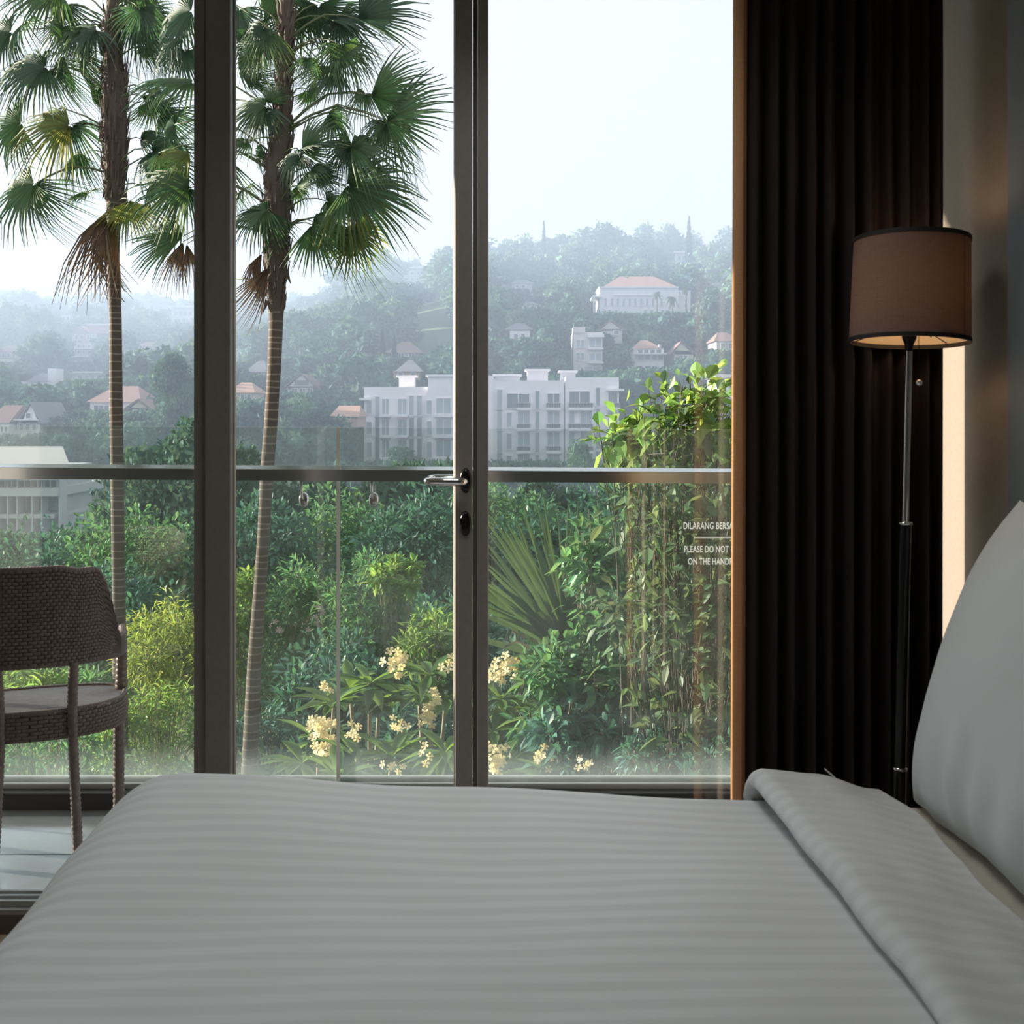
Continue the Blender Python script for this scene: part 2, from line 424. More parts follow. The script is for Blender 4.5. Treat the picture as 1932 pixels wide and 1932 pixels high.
ch.box(-9, 4.0, YK - 0.012, YK + 0.006, 0.058, 0.082, bev=0.002); ch.box(-9, 4.0, YK + 0.026, YK + 0.04, 0.058, 0.095, bev=0.002)
rel(ch.build('glass_channel', M_SILL, bal))
M_VINYL = translucent('white_vinyl', (0.85, 0.85, 0.83), (0.9, 0.9, 0.86), 0.6, 0.0)
def lettering(txt, px, py, hpx, Z, parent):
    cu = bpy.data.curves.new('lettering', 'FONT'); cu.body = txt; cu.size = 1.0; cu.extrude = 0.0; cu.offset = 0.02; cu.space_character = 1.06
    t = bpy.data.objects.new('tmp_text', cu); col.objects.link(t)
    me = bpy.data.meshes.new_from_object(t.evaluated_get(bpy.context.evaluated_depsgraph_get()))
    bpy.data.objects.remove(t); bpy.data.curves.remove(cu)
    n = len(me.vertices); co = np.zeros(n * 3, np.float32); me.vertices.foreach_get('co', co); co = co.reshape(-1, 3)
    sc = hpx * Z / F / 0.73
    p = P(px, py, Z)
    out = np.stack([p.x + co[:, 0] * sc * 0.63, np.full(n, Z), p.z + co[:, 1] * sc], 1)
    me.vertices.foreach_set('co', out.astype(np.float32).ravel()); me.update(); me.materials.clear()
    o = ob('lettering', me, M_VINYL, parent)
    return o
ZL = YK + 0.0085
lettering('DILARANG BERSANDAR', 1289, 998, 13, ZL, pr); lettering('PLEASE DO NOT LEAN', 1290.5, 1042, 12.5, ZL, pr); lettering('ON THE HANDRAIL', 1298, 1065, 12.5, ZL, pr)
a, b_ = P(1310, 1013, ZL), P(1430, 1015.5, ZL)
MB().box(a.x, b_.x, ZL - 0.0004, ZL, b_.z, a.z).build('lettering_rule', M_VINYL, pr)

# ------------------------------------------------------------------ wicker chair on the balcony
M_WICK = mat('brown_wicker', (0.15, 0.112, 0.098), 0.36, 0, 0.45, 40, 0.2, 300)
M_WICKD = mat('wicker_core', (0.04, 0.032, 0.03), 0.7, 0, 0.2, 40)
CX, CY = -1.616, 3.60
chair = empty('wicker_chair', (CX, CY, 0), math.radians(19))
tag(chair, 'dark brown woven wicker tub chair on the balcony, its back to the room', 'chair')
def plan(a, rx=0.287, ry=0.262, p=2.4):
    c, s_ = math.cos(a), math.sin(a)
    return (rx * math.copysign(abs(s_) ** (2 / p), s_), -ry * math.copysign(abs(c) ** (2 / p), c))
A_END = math.radians(104)
def sm(x, a, b): t = min(1, max(0, (x - a) / (b - a))); return t * t * (3 - 2 * t)
def back_pt(t, v, off=0.0):
    a = t * A_END; x, y = plan(a)
    n = Vector((math.sin(a), -math.cos(a), 0))
    d = abs(math.degrees(a))
    top = 0.958 - 0.015 * sm(d, 15, 32) - 0.25 * sm(d, 42, 72); bot = 0.640 + 0.006 * math.cos(a) - 0.015 * sm(d, 40, 95)
    flare = 0.03 * (1 - v) * (d < 95)
    return Vector((x * (1 - 0.06 * v * (1 - sm(d, 30, 60))), y - 0.03 * v * math.cos(a), bot + (top - bot) * v)) + n * off
def weave(fn, nu, nv, thick=0.005):
    b = MB()
    for j in range(nv):
        sh = 0.5 * (j % 2)
        for i in range(nu):
            u0, u1 = (i + sh + 0.04) / nu, (i + sh + 0.96) / nu
            if u1 > 1: u1 = 1.0
            if u0 >= 1: continue
            v0, v1 = (j + 0.07) / nv, (j + 0.93) / nv
            um, vm = (u0 + u1) / 2, (v0 + v1) / 2
            V = [fn(u, v, o) for v, os in ((v0, (-0.002, 0.001, -0.002)), (vm, (-0.001, thick, -0.001)), (v1, (-0.002, 0.001, -0.002))) for u, o in zip((u0, um, u1), os)]
            b.add(V, [(0, 1, 4, 3), (1, 2, 5, 4), (3, 4, 7, 6), (4, 5, 8, 7)])
    return b
bk = MB()
us = np.linspace(-1, 1, 49); vs = np.linspace(0, 1, 9)
bk.grid(lambda u, v: back_pt(u, v, -0.004), us, vs); bk.grid(lambda u, v: back_pt(u, v, -0.016), us, vs)
bo = bk.build('backrest', M_WICKD, chair, True)
weave(lambda u, v, o: back_pt(u * 2 - 1, v, o), 62, 26).build('outer_weave', M_WICK, bo, True)['kind'] = 'stuff'
weave(lambda u, v, o: back_pt(u * 2 - 1, v, -0.020 - o), 62, 26).build('inner_weave', M_WICK, bo, True)['kind'] = 'stuff'
def rope(pts, r, name, parent, m=M_WICK, twist=26):
    b = MB(); pts = [Vector(p) for p in pts]
    b.tube(pts, r * 0.8, 8)
    L = sum((pts[i + 1] - pts[i]).length for i in range(len(pts) - 1)); n = int(L / (r * 0.9))
    cum = [0]
    for i in range(len(pts) - 1): cum.append(cum[-1] + (pts[i + 1] - pts[i]).length)
    def at(s_):
        for i in range(len(pts) - 1):
            if s_ <= cum[i + 1]: 
                t = (s_ - cum[i]) / (cum[i + 1] - cum[i] + 1e-9); return pts[i].lerp(pts[i + 1], t), (pts[i + 1] - pts[i]).normalized()
        return pts[-1], (pts[-1] - pts[-2]).normalized()
    for k in range(n):                       # slanted wraps of cane round the core
        p, d = at(L * (k + 0.5) / n); a = d.cross(Vector((0.2, 0.3, 0.9))).normalized(); c = d.cross(a)
        ring = []
        for e in (-0.5, 0, 0.5):
            for q in range(8):
                t = 2 * math.pi * q / 8
                rr = r * (1.0 if e == 0 else 0.84)
                ring.append(p + (a * math.cos(t) + c * math.sin(t)) * rr + d * (e * r * 0.9 + 0.25 * r * math.cos(t)))
        b.add(ring, [(i * 8 + q, i * 8 + (q + 1) % 8, (i + 1) * 8 + (q + 1) % 8, (i + 1) * 8 + q) for i in range(2) for q in range(8)])
    return b.build(name, m, parent, True)
rope([back_pt(t, 1.0, -0.010) for t in np.linspace(-1, 1, 70)], 0.011, 'top_roll', chair)
rope([back_pt(t, 0.0, -0.010) for t in np.linspace(-1, 1, 50)], 0.009, 'bottom_roll', chair)
for s_ in (-1, 1): rope([back_pt(s_, v, -0.010) for v in np.linspace(0, 1, 8)], 0.014, 'arm_end', chair)
SZ = 0.486
def seat_plan(u):                              # closed outline: round at the back, squarer at the front
    a = 2 * math.pi * u - math.pi; c, s_ = math.cos(a), math.sin(a)
    p = 2.5
    return Vector((0.292 * math.copysign(abs(s_) ** (2 / p), s_), -0.215 * math.copysign(abs(c) ** (2 / p), c) * (1.0 if c > 0 else 0.62) + 0.0, 0)), Vector((s_, -c, 0))
def band_pt(u, v, off):
    p, n = seat_plan(u); return Vector((p.x, p.y, SZ - 0.094 + 0.094 * v)) + n * (off - 0.008 * (2 * v - 1) ** 2)
st = MB(); uu = np.linspace(0, 1, 61); st.grid(lambda u, v: band_pt(u, v, -0.004), uu, np.linspace(0, 1, 4))
ring = [band_pt(u, 0, -0.006) for u in uu[:-1]]; st.add(ring, [tuple(range(60))])
ring = [band_pt(u, 1, -0.006) - Vector((0, 0, 0.004)) for u in uu[:-1]]; st.add(ring, [tuple(range(60))])
so = st.build('seat', M_WICKD, chair)
weave(band_pt, 72, 8).build('seat_band_weave', M_WICK, so, True)['kind'] = 'stuff'
tw = MB()                                    # diagonal strands over the seat top
def inside(x, y):
    yy = y / (0.215 if y < 0 else 0.215 * 0.62); return abs(x / 0.292) ** 2.5 + abs(yy) ** 2.5 < 0.97
for k in np.arange(-0.6, 0.6, 0.0135):
    run = []
    for t in np.arange(-0.5, 0.5, 0.008):
        x, y = k + t * 0.72, t * 0.55
        if inside(x, y): run.append((x, y))
    if len(run) > 3:
        (xa, ya), (xb, yb) = run[0], run[-1]
        tw.tube([(xa, ya, SZ - 0.003), ((xa + xb) / 2, (ya + yb) / 2, SZ + 0.001), (xb, yb, SZ - 0.003)], 0.0052, 6)
tw.build('seat_top_weave', mat('grey_wicker', (0.36, 0.34, 0.345), 0.35, 0, 0.3, 60), so, True)['kind'] = 'stuff'
rope([band_pt(u, 1.0, 0.0) for u in np.linspace(0, 1, 70)], 0.009, 'seat_roll', chair)
for sx in (-1, 1):
    rope([(sx * 0.112 + 0.02, -0.240, 0.648), (sx * 0.107 + 0.02, -0.212, 0.50), (sx * 0.107 + 0.02, -0.203, 0.40), (sx * 0.120 + 0.02, -0.208, 0.10), (sx * 0.124 + 0.02, -0.21, 0.0)], 0.0175, 'leg', chair)
    rope([(sx * 0.272, 0.035, 0.63), (sx * 0.270, 0.03, 0.50), (sx * 0.262, 0.04, 0.40), (sx * 0.262, 0.05, 0.1), (sx * 0.262, 0.055, 0.0)], 0.021, 'leg', chair)

# ------------------------------------------------------------------ curtain
M_CURT = mat('dark_brown_curtain', (0.036, 0.027, 0.027), 0.85, 0, 0.15, 300, 0.4, 900, spec=0.1)
M_LIN = translucent('cream_curtain_lining', (0.72, 0.60, 0.44), (0.3, 0.2, 0.1), 0.08, 0.08)
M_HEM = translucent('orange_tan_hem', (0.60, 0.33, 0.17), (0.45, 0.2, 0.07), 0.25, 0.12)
cur = empty('curtain', (0.83, 2.725, 0.0)); tag(cur, 'dark brown floor-length curtain with sunlit tan edge, gathered beside the window', 'curtain')
XC0, XC1 = 0.588, 1.088
folds = []; x = 0.0
fr = np.random.default_rng(5)
ph = np.cumsum(np.concatenate([[0], 0.55 + 0.9 * fr.random(400)])); ph = ph / ph[-1]
amps = 0.020 + 0.016 * fr.random(40)
def cz(u, v):
    k = u * 10.5
    w = math.sin(2 * math.pi * k + 0.5 * math.sin(3.1 * k) + 0.15 * math.sin(4 * v + k))
    return w * amps[int(k) % 40] * (0.75 + 0.35 * (1 - v)) * min(1, u * 12)
def curt(u, v, off):
    x = XC0 + (XC1 - XC0) * u - 0.008 * (1 - v) * (1 - u)
    return (x, 2.717 + cz(u, v) + off, 0.012 + 2.74 * v)
cu_ = np.linspace(0.0, 1, 190); cv_ = np.linspace(0, 1, 14)
c1 = MB(); c1.grid(lambda u, v: curt(u, v, -0.014), cu_, cv_)
def cap(t, v):                                # right hand edge closes the two layers
    p = curt(1, v, 0); return (p[0] + 0.012 * math.sin(math.pi * t), p[1] - 0.014 + 0.028 * t, p[2])
c1.grid(cap, np.linspace(0, 1, 6), cv_)
smooth_auto(c1.build('fabric', M_CURT, cur), 60).location = -Vector((0.83, 2.725, 0.0))
c2 = MB(); c2.grid(lambda u, v: curt(u, v, 0.014), cu_, cv_)
c2.build('lining', M_LIN, cur, True).location = -Vector((0.83, 2.725, 0.0))
c3 = MB()
def hem(t, v):                                # rounded leading edge where the lining is turned round
    p = curt(0, v, 0); a = math.pi * (0.5 + t)
    return (p[0] + 0.022 * math.cos(a) * 0.9 , p[1] + 0.030 * math.sin(a) + 0.0, p[2])
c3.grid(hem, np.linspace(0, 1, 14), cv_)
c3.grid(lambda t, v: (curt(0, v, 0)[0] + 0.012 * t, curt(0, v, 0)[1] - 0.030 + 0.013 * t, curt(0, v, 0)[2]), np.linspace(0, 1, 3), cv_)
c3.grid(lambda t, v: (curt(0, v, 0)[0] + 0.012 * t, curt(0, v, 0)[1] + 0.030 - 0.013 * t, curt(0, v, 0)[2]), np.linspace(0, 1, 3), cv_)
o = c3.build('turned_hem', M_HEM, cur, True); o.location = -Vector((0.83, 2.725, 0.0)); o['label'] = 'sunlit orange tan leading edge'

# ------------------------------------------------------------------ floor lamp
M_SHADE = translucent('linen_shade', (0.27, 0.19, 0.155), (0.5, 0.32, 0.22), 0.25, 0.20)
M_TRIM = mat('dark_shade_trim', (0.02, 0.015, 0.015), 0.7, 0, 0.1)
LZ = 2.54
M_BULB, n, l = nodes_of('glowing_bulb'); n.remove(n['Principled BSDF'])      # the lamp burns dimly
em = n.new('ShaderNodeEmission'); em.inputs['Color'].default_value = (1.0, 0.72, 0.42, 1); em.inputs['Strength'].default_value = 17.0
l.new(em.outputs[0], n['Material Output'].inputs['Surface'])
pb, pt = P(1697.5, 1440, 2.495), P(1715.5, 640, LZ)
axis = (pt - pb).normalized()
foot = pb - axis * (pb.z / axis.z)
lamp = empty('floor_lamp', (foot.x, foot.y, 0)); tag(lamp, 'floor lamp with brown linen drum shade, chrome stem and black lower pole', 'lamp')
AX = Vector((1, 0, 0)); AX = (AX - axis * AX.dot(axis)).normalized(); AY = axis.cross(AX)
def la(s_): return axis * (s_ / axis.z)       # point on the lamp's axis at height s_
def ring_prof(mb, prof, n=36):
    V = [];
    for r, z in prof:
        c = la(z)
        for k in range(n):
            t_ = 2 * math.pi * k / n; V.append(c + AX * (r * math.cos(t_)) + AY * (r * math.sin(t_)))
    return mb.add(V, [(i * n + k, i * n + (k + 1) % n, (i + 1) * n + (k + 1) % n, (i + 1) * n + k) for i in range(len(prof) - 1) for k in range(n)])
zc = PZ(986, LZ); zb = PZ(1438, LZ)
b = MB(); ring_prof(b, [(0.001, 0.0), (0.10, 0.0), (0.10, 0.012), (0.092, 0.02), (0.02, 0.028), (0.016, 0.05), (0.001, 0.05)]); b.build('base', M_BLACK, lamp, True)
b = MB(); ring_prof(b, [(0.0155, 0.04), (0.0155, zb)], 20); b.build('lower_pole', M_BLACK, lamp, True)
b = MB(); ring_prof(b, [(0.0140, zb), (0.0140, zc)], 20); b.build('sleeve', M_BLACK, lamp, True)
for z_ in (zb, zc):
    b = MB(); ring_prof(b, [(0.012, z_ - 0.004), (0.0170, z_ - 0.003), (0.0170, z_ + 0.003), (0.006, z_ + 0.005)], 20); b.build('collar', M_CHROME, lamp, True)
zs0, zs1 = PZ(647, LZ), PZ(449, LZ)
b = MB(); ring_prof(b, [(0.0078, zc), (0.0078, zs0 - 0.012)], 20); b.build('stem', M_CHROME, lamp, True)
b = MB(); ring_prof(b, [(0.008, zs0 - 0.02), (0.010, zs0 - 0.005), (0.017, zs0 + 0.012), (0.018, zs0 + 0.07), (0.001, zs0 + 0.072)], 20); b.build('socket', M_BLACK, lamp, True)
b = MB(); ring_prof(b, [(0.012, zs0 + 0.072), (0.03, zs0 + 0.11), (0.033, zs0 + 0.135), (0.02, zs0 + 0.165), (0.001, zs0 + 0.17)], 20); b.build('bulb', M_BULB, lamp, True)
RB, RT = 0.1380, 0.1325
b = MB(); ring_prof(b, [(RB, zs0), (RT, zs1)], 64)
sh = b.build('lamp_shade', M_SHADE, lamp, True)
b = MB(); ring_prof(b, [(RB - 0.002, zs0), (RT - 0.002, zs1)], 64); b.build('shade_lining', translucent('pale_shade_lining', (0.66, 0.52, 0.38), (0.6, 0.42, 0.27), 0.2, 0.05), sh, True)
for nm, z_, r_ in (('shade_trim', zs0, RB), ('shade_trim', zs1 - 0.010, RT + 0.0005)):
    b = MB(); ring_prof(b, [(r_ - 0.0035, z_), (r_ + 0.0015, z_), (r_ + 0.0013, z_ + 0.010), (r_ - 0.0035, z_ + 0.010), (r_ - 0.0035, z_)], 64); b.build(nm, M_TRIM, sh, False)
b = MB(); a0 = math.radians(-52)
V = []
for z_, r_ in ((zs0, RB), (zs1, RT)):
    c = la(z_)
    for da in (-0.009, 0.009): V.append((c.x + (r_ + 0.0012) * math.cos(a0 + da), c.y + (r_ + 0.0012) * math.sin(a0 + da), c.z))
b.add(V, [(0, 1, 3, 2)]); b.build('shade_seam', mat('seam_fabric', (0.10, 0.065, 0.05), 0.9, 0, 0.1), sh)
b = MB()
for k in range(3):
    t = math.radians(30 + 120 * k); c0, c1_ = la(zs0 + 0.05), la(zs0 + 0.004)
    b.tube([(c0.x + 0.012 * math.cos(t), c0.y + 0.012 * math.sin(t), c0.z), (c1_.x + (RB - 0.003) * math.cos(t), c1_.y + (RB - 0.003) * math.sin(t), c1_.z)], 0.0013, 6)
b.build('spider_wire', M_BLACK, lamp)
pc = P(1733.5, 722, LZ - 0.02); fo = Vector((foot.x, foot.y, 0))
b = MB(); b.tube([Vector((pc.x, pc.y, zs0 + 0.06)) - fo, Vector((pc.x, pc.y, pc.z + 0.006)) - fo], 0.0008, 5)
pch = b.build('pull_chain', M_BLACK, lamp)
b = MB(); b.lathe([(0.0005, -0.008), (0.006, -0.005), (0.0078, 0.0), (0.006, 0.005), (0.0005, 0.008)], tuple(pc - fo), 14); b.build('pull_ball', M_CHROME, pch, True)

# ------------------------------------------------------------------ bed
M_MATT = mat('mattress_ticking', (0.60, 0.57, 0.50), 0.9, 0, 0.05, 15)
M_BEDB = mat('dark_bed_base', (0.06, 0.045, 0.04), 0.7, 0, 0.2, 20)
M_SHEET = mat('cream_sheet', (0.76, 0.70, 0.58), 0.85, 0, 0.04, 6, 0.15, 800, spec=0.2)
def satin(name, c0, c1, axis_, period, warp):
    m, n, l = nodes_of(name)
    b = n['Principled BSDF']; b.inputs['Specular IOR Level'].default_value = 0.25
    tc = n.new('ShaderNodeTexCoord'); sp = n.new('ShaderNodeSeparateXYZ'); l.new(tc.outputs['UV'], sp.inputs[0])
    w = n.new('ShaderNodeMath'); w.operation = 'MULTIPLY'; w.inputs[1].default_value = 2 * math.pi / period; l.new(sp.outputs[axis_], w.inputs[0])
    s_ = n.new('ShaderNodeMath'); s_.operation = 'SINE'; l.new(w.outputs[0], s_.inputs[0])
    mr = n.new('ShaderNodeMapRange'); mr.interpolation_type = 'SMOOTHSTEP'; mr.inputs['From Min'].default_value = -0.55; mr.inputs['From Max'].default_value = 0.55
    l.new(s_.outputs[0], mr.inputs['Value'])
    mx = n.new('ShaderNodeMix'); mx.data_type = 'RGBA'; mx.inputs[6].default_value = (*c0, 1); mx.inputs[7].default_value = (*c1, 1)
    l.new(mr.outputs['Result'], mx.inputs[0]); l.new(mx.outputs[2], b.inputs['Base Color'])
    r = n.new('ShaderNodeMapRange'); r.inputs['To Min'].default_value = 0.85; r.inputs['To Max'].default_value = 0.5
    l.new(mr.outputs['Result'], r.inputs['Value']); l.new(r.outputs['Result'], b.inputs['Roughness'])
    nz = n.new('ShaderNodeTexNoise'); nz.inputs['Scale'].default_value = 900; l.new(tc.outputs['Object'], nz.inputs['Vector'])
    bp = n.new('ShaderNodeBump'); bp.inputs['Strength'].default_value = 0.12; bp.inputs['Distance'].default_value = 0.001
    l.new(nz.outputs['Fac'], bp.inputs['Height']); l.new(bp.outputs['Normal'], b.inputs['Normal'])
    return m
M_DUVET = satin('striped_satin_duvet', (0.765, 0.765, 0.76), (0.815, 0.815, 0.81), 1, 0.05, 0)
BX0, BX1, BY0, BY1 = -0.84, 1.12, 0.66, 2.42
bed = empty('bed', (0.15, 1.55, 0)); tag(bed, 'double bed with dark base and cream fitted sheet under the duvet', 'bed')
off = -Vector((0.15, 1.55, 0))
MB().box(BX0 + 0.03, BX1, BY0 + 0.03, BY1 - 0.03, 0.09, 0.30, bev=0.01).build('bed_base', M_BEDB, bed).location = off
for x_ in (BX0 + 0.1, BX1 - 0.1):
    for y_ in (BY0 + 0.1, BY1 - 0.1):
        b = MB(); b.lathe([(0.001, 0), (0.03, 0), (0.035, 0.10), (0.001, 0.10)], (x_, y_, 0), 12); b.build('leg', M_BEDB, bed).location = off
b = MB(); b.box(BX0, BX1, BY0, BY1, 0.30, 0.566, bev=0.045); o = smooth_auto(b.build('mattress', M_SHEET, bed), 80); o.location = off

def grid_obj(name, fn, us, vs, m, parent=None, uv=None):
    nu, nv = len(us), len(vs)
    V = [fn(u, v) for v in vs for u in us]
    Fc = [(j * nu + i, j * nu + i + 1, (j + 1) * nu + i + 1, (j + 1) * nu + i) for j in range(nv - 1) for i in range(nu - 1)]
    me = py_mesh(name, V, Fc, True)
    ul = me.uv_layers.new(name='UVMap'); co = [(float(u), float(v)) for v in vs for u in us]
    for lp in me.loops: ul.data[lp.index].uv = co[lp.vertex_index]
    me.materials.append(m)
    return link(bpy.data.objects.new(name, me), parent)
def fbm(x, y, seed=0):
    s_ = 0
    for k, (f_, a_) in enumerate(((1.7, 1.0), (3.9, 0.5), (8.3, 0.22))):
        s_ += a_ * math.sin(f_ * x + 1.3 * k + seed + 1.1 * math.sin(f_ * 0.7 * y + seed)) * math.cos(f_ * 1.1 * y + 0.6 * k + seed * 1.7 + 0.8 * math.sin(f_ * 0.5 * x))
    return s_
XF, RF, YF, RFY, YN = -0.775, 0.15, 2.405, 0.07, 0.68
def edge(o, r):
    if o <= 0: return 0.0, 0.0
    a = min(o / r, math.pi / 2); return r * math.sin(a), r * (1 - math.cos(a)) + max(0, o - r * math.pi / 2)
def duvet_pt(u, v):
    x, y = u, v; dz = 0
    z = 0.590 + 0.009 * fbm(x * 1.5, y * 1.6, 1.0)
    z += 0.034 * sm(y, 1.7, 2.4) * sm(-x, 0.0, 0.62) * (1 - 0.4 * sm(-x, 0.74, 0.9))
    z += 0.004 * math.sin(7 * x + 1.0) * sm(y, 1.9, 2.4) - 0.006 * sm(y, 2.0, 2.4) * sm(x, -0.1, 0.3)
    if u < XF: d, e = edge(XF - u, RF); x = XF - d; dz += e
    if v > YF: d, e = edge(v - YF, RFY); y = YF + d; dz += e
    if v < YN: d, e = edge(YN - v, RFY); y = YN - d; dz += e
    if u < XF: x -= 0.012 * fbm(v * 2.0, 0.3, 2.2) * min(1, (XF - u) / 0.2); dz += 0.008 * fbm(v * 2.6, 1.0, 4.0) * min(1, (XF - u) / 0.15)
    if v > YF: y += 0.012 * fbm(u * 2.2, 0.8, 3.1) * min(1, (v - YF) / 0.1)
    return (x, y, max(z - dz, 0.10))
us = np.concatenate([np.linspace(XF - 0.62, XF, 30)[:-1], np.linspace(XF, 0.66, 70)])
vs = np.concatenate([np.linspace(YN - 0.42, YN, 14)[:-1], np.linspace(YN, YF, 80)[:-1], np.linspace(YF, YF + 0.40, 18)])
du = grid_obj('duvet', duvet_pt, us, vs, M_DUVET)
tag(du, 'pale grey satin-striped duvet spread over the bed, top edge turned back', 'duvet')
# turned-back edge of the duvet: a closed soft roll lying on top
def fold_pt(u, v):
    # u in [0,1] runs round the section (under the roll, over the top, to the hem), v along the bed
    y = v; w = 0.012 * fbm(0.7, y * 2.3, 6.0); slant = 0.045 * (2.42 - y) / 0.9
    x0 = 0.552 + w * 0.6 + slant
    hx = 0.275 + 0.03 * fbm(0.2, y * 1.9, 9.0) + 0.01 * math.sin(9 * y)
    h = 0.053 + 0.009 * fbm(1.3, y * 3.1, 2.5)
    zb_ = 0.588
    if u < 0.25:
        t = u / 0.25; a = math.pi * (1 - t) - math.pi / 2    # nose of the roll
        r = h / 2; x = x0 + 0.03 - 0.042 * math.cos(a); z = zb_ + 0.006 + r - r * math.sin(a)
    else:
        t = (u - 0.25) / 0.75
        x = x0 + 0.03 + (hx - 0.03) * t
        z = zb_ + h * (1 - sm(t, 0.0, 0.4) * 0.22) - (h * 0.62) * sm(t, 0.35, 1.0) + 0.006 * fbm(x * 6, y * 2.4, 3.3) * math.sin(math.pi * min(1, t * 1.2)) + 0.004
    dz = 0
    if v > 2.395: d, e = edge(v - 2.395, 0.05); y = 2.395 + d; dz = e
    if v < YN: d, e = edge(YN - v, RFY); y = YN - d; dz = e
    return (x, y, max(z - dz, 0.12))
fo_ = grid_obj('turned_back_fold', fold_pt, np.concatenate([np.linspace(0, 0.25, 12)[:-1], np.linspace(0.25, 1, 30)]),
               np.concatenate([np.linspace(YN - 0.4, YN, 10)[:-1], np.linspace(YN, 2.395, 90)[:-1], np.linspace(2.395, 2.395 + 0.40, 16)]), M_DUVET, du)
# pillow propped against the head of the bed
M_PILLOW = mat('grey_white_pillowcase', (0.74, 0.76, 0.75), 0.85, 0, 0.03, 8, 0.12, 900, spec=0.2)
def pillow_pt(u, v, side):
    # u along the bed side (Y), v up; both -1..1
    W, Hh, T = 0.36, 0.375, 0.10
    pin = 1 - 0.10 * (1 - abs(u) ** 2) * 0 - 0.07 * (abs(u) ** 3) * (1 - abs(v) ** 2) * 0
    ex = u * W * (1 - 0.13 * max(v, 0) ** 3) * (1 - 0.075 * (1 - v * v) ** 1.0 * abs(u) ** 4); ez = v * Hh * (1 - 0.075 * (1 - u * u) * abs(v) ** 4)
    th = T * max(0, (1 - abs(u) ** 2.6)) ** 0.55 * max(0, (1 - abs(v) ** 2.6)) ** 0.55
    wr = 0.007 * fbm(u * 2.2, v * 1.3, 5.0) * (1 - u * u) + 0.013 * math.sin(16 * u + 3 * v + 1.5 * math.sin(5 * u)) * max(0, -v) ** 2 * (1 - v * v) * 2 + 0.014 * math.sin(13 * (u + 0.35 * v)) * sm(u, 0.35, 0.95) * max(0, -v) * (1 - u * u) * 2
    return ex, ez, side * (th * (1 if side > 0 else 0.42) + wr * (1 if side > 0 else 0.2) * (th > 0.004))
pil = MB()
pu = np.sin(np.linspace(-math.pi / 2, math.pi / 2, 56)); pv = np.sin(np.linspace(-math.pi / 2, math.pi / 2, 56))
tilt = math.radians(19.5); base = Vector((0.934, 2.04, 0.568))
def pw(u, v, side):
    a, b_, c = pillow_pt(u, v, side)
    # local: c away from the wall (-X), b up, a along Y
    up = b_ + 0.375
    x = -c * math.cos(tilt) + 0.222 * (max(up, 0) / 0.75) ** 1.5; z = up * math.cos(tilt) + c * math.sin(tilt)
    return (x, a + 0.02, max(z - 0.02, 0.006 + 0.012 * abs(u)))
pil.grid(lambda u, v: pw(u, v, 1), pu, pv); pil.grid(lambda u, v: pw(u, v, -1), pu[::-1], pv)
me = py_mesh('pillow', pil.V, pil.F, True); me.materials.append(M_PILLOW)
bm = bmesh.new(); bm.from_mesh(me); bmesh.ops.remove_doubles(bm, verts=bm.verts, dist=0.0004); bm.to_mesh(me); bm.free()
pil_o = link(bpy.data.objects.new('pillow', me)); pil_o.location = base; pil_o.rotation_euler = (0, 0, math.radians(2.5))
tag(pil_o, 'large grey white pillow propped upright against the head of the bed', 'pillow')
a, b_ = P(1555.5, 1450, 2.505), P(1582, 1474, 2.50)
b = MB(); b.tube([a, a.lerp(b_, 0.5), b_, b_ + Vector((0.06, -0.0, -0.42)), Vector((b_.x + 0.07, b_.y, 0.0))], [0.0018, 0.0022, 0.0022, 0.0022, 0.0022], 8)
tag(b.build('white_stick', M_LETTER), 'thin white stick poking up behind the turned-back duvet', 'stick')
# ------------------------------------------------------------------ land outside
YR_, ZR = zip(*[(3.9, -3.0), (6, -3.0), (10, -3.3), (15, -4), (25, -6), (50, -9.5), (75, -13), (100, -15), (140, -15), (175, -12), (190, -4), (200, 1), (215, 8), (230, 14), (260, 22.5), (350, 42), (450, 60), (520, 63), (650, 60), (800, 40), (1000, 30)])
YL_, ZLf = zip(*[(3.9, -3.0), (6, -3.0), (10, -3.3), (15, -4), (25, -6), (50, -9.5), (75, -12), (100, -12), (140, -6), (175, -3), (200, -1), (260, 4), (300, 8), (350, 13), (400, 19), (450, 27), (520, 38), (650, 57), (800, 55), (1000, 40)])
def ground(x, y):
    t = np.clip((x / np.maximum(y, 1) + 0.30) / 0.28, 0, 1); t = t * t * (3 - 2 * t)
    z = np.interp(y, YL_, ZLf) * (1 - t) + np.interp(y, YR_, ZR) * t
    w = np.clip((y - 60) / 200, 0, 1)
    return z + w * (2.5 * np.sin(x * 0.021 + y * 0.013) + 1.5 * np.sin(x * 0.05 - y * 0.031))
M_LAND = mat('hillside_ground', (0.09, 0.13, 0.06), 0.95, 0, 0.35, 0.15)
ys = np.concatenate([np.linspace(3.9, 30, 22), np.geomspace(32, 1000, 60)]); us_ = np.linspace(-1.3, 1.1, 110)
YY, UU = np.meshgrid(ys, us_, indexing='ij'); XX = UU * np.maximum(YY, 12)
V = np.stack([XX, YY, ground(XX, YY)], -1).reshape(-1, 3)
n1 = len(us_); idx = np.arange(len(ys) * n1).reshape(len(ys), n1)
Fq = np.stack([idx[:-1, :-1], idx[:-1, 1:], idx[1:, 1:], idx[1:, :-1]], -1).reshape(-1, 4)
struct(ob('ground', np_mesh('ground', V, [Fq], True), M_LAND), 'green hillside falling to the valley and rising behind it')

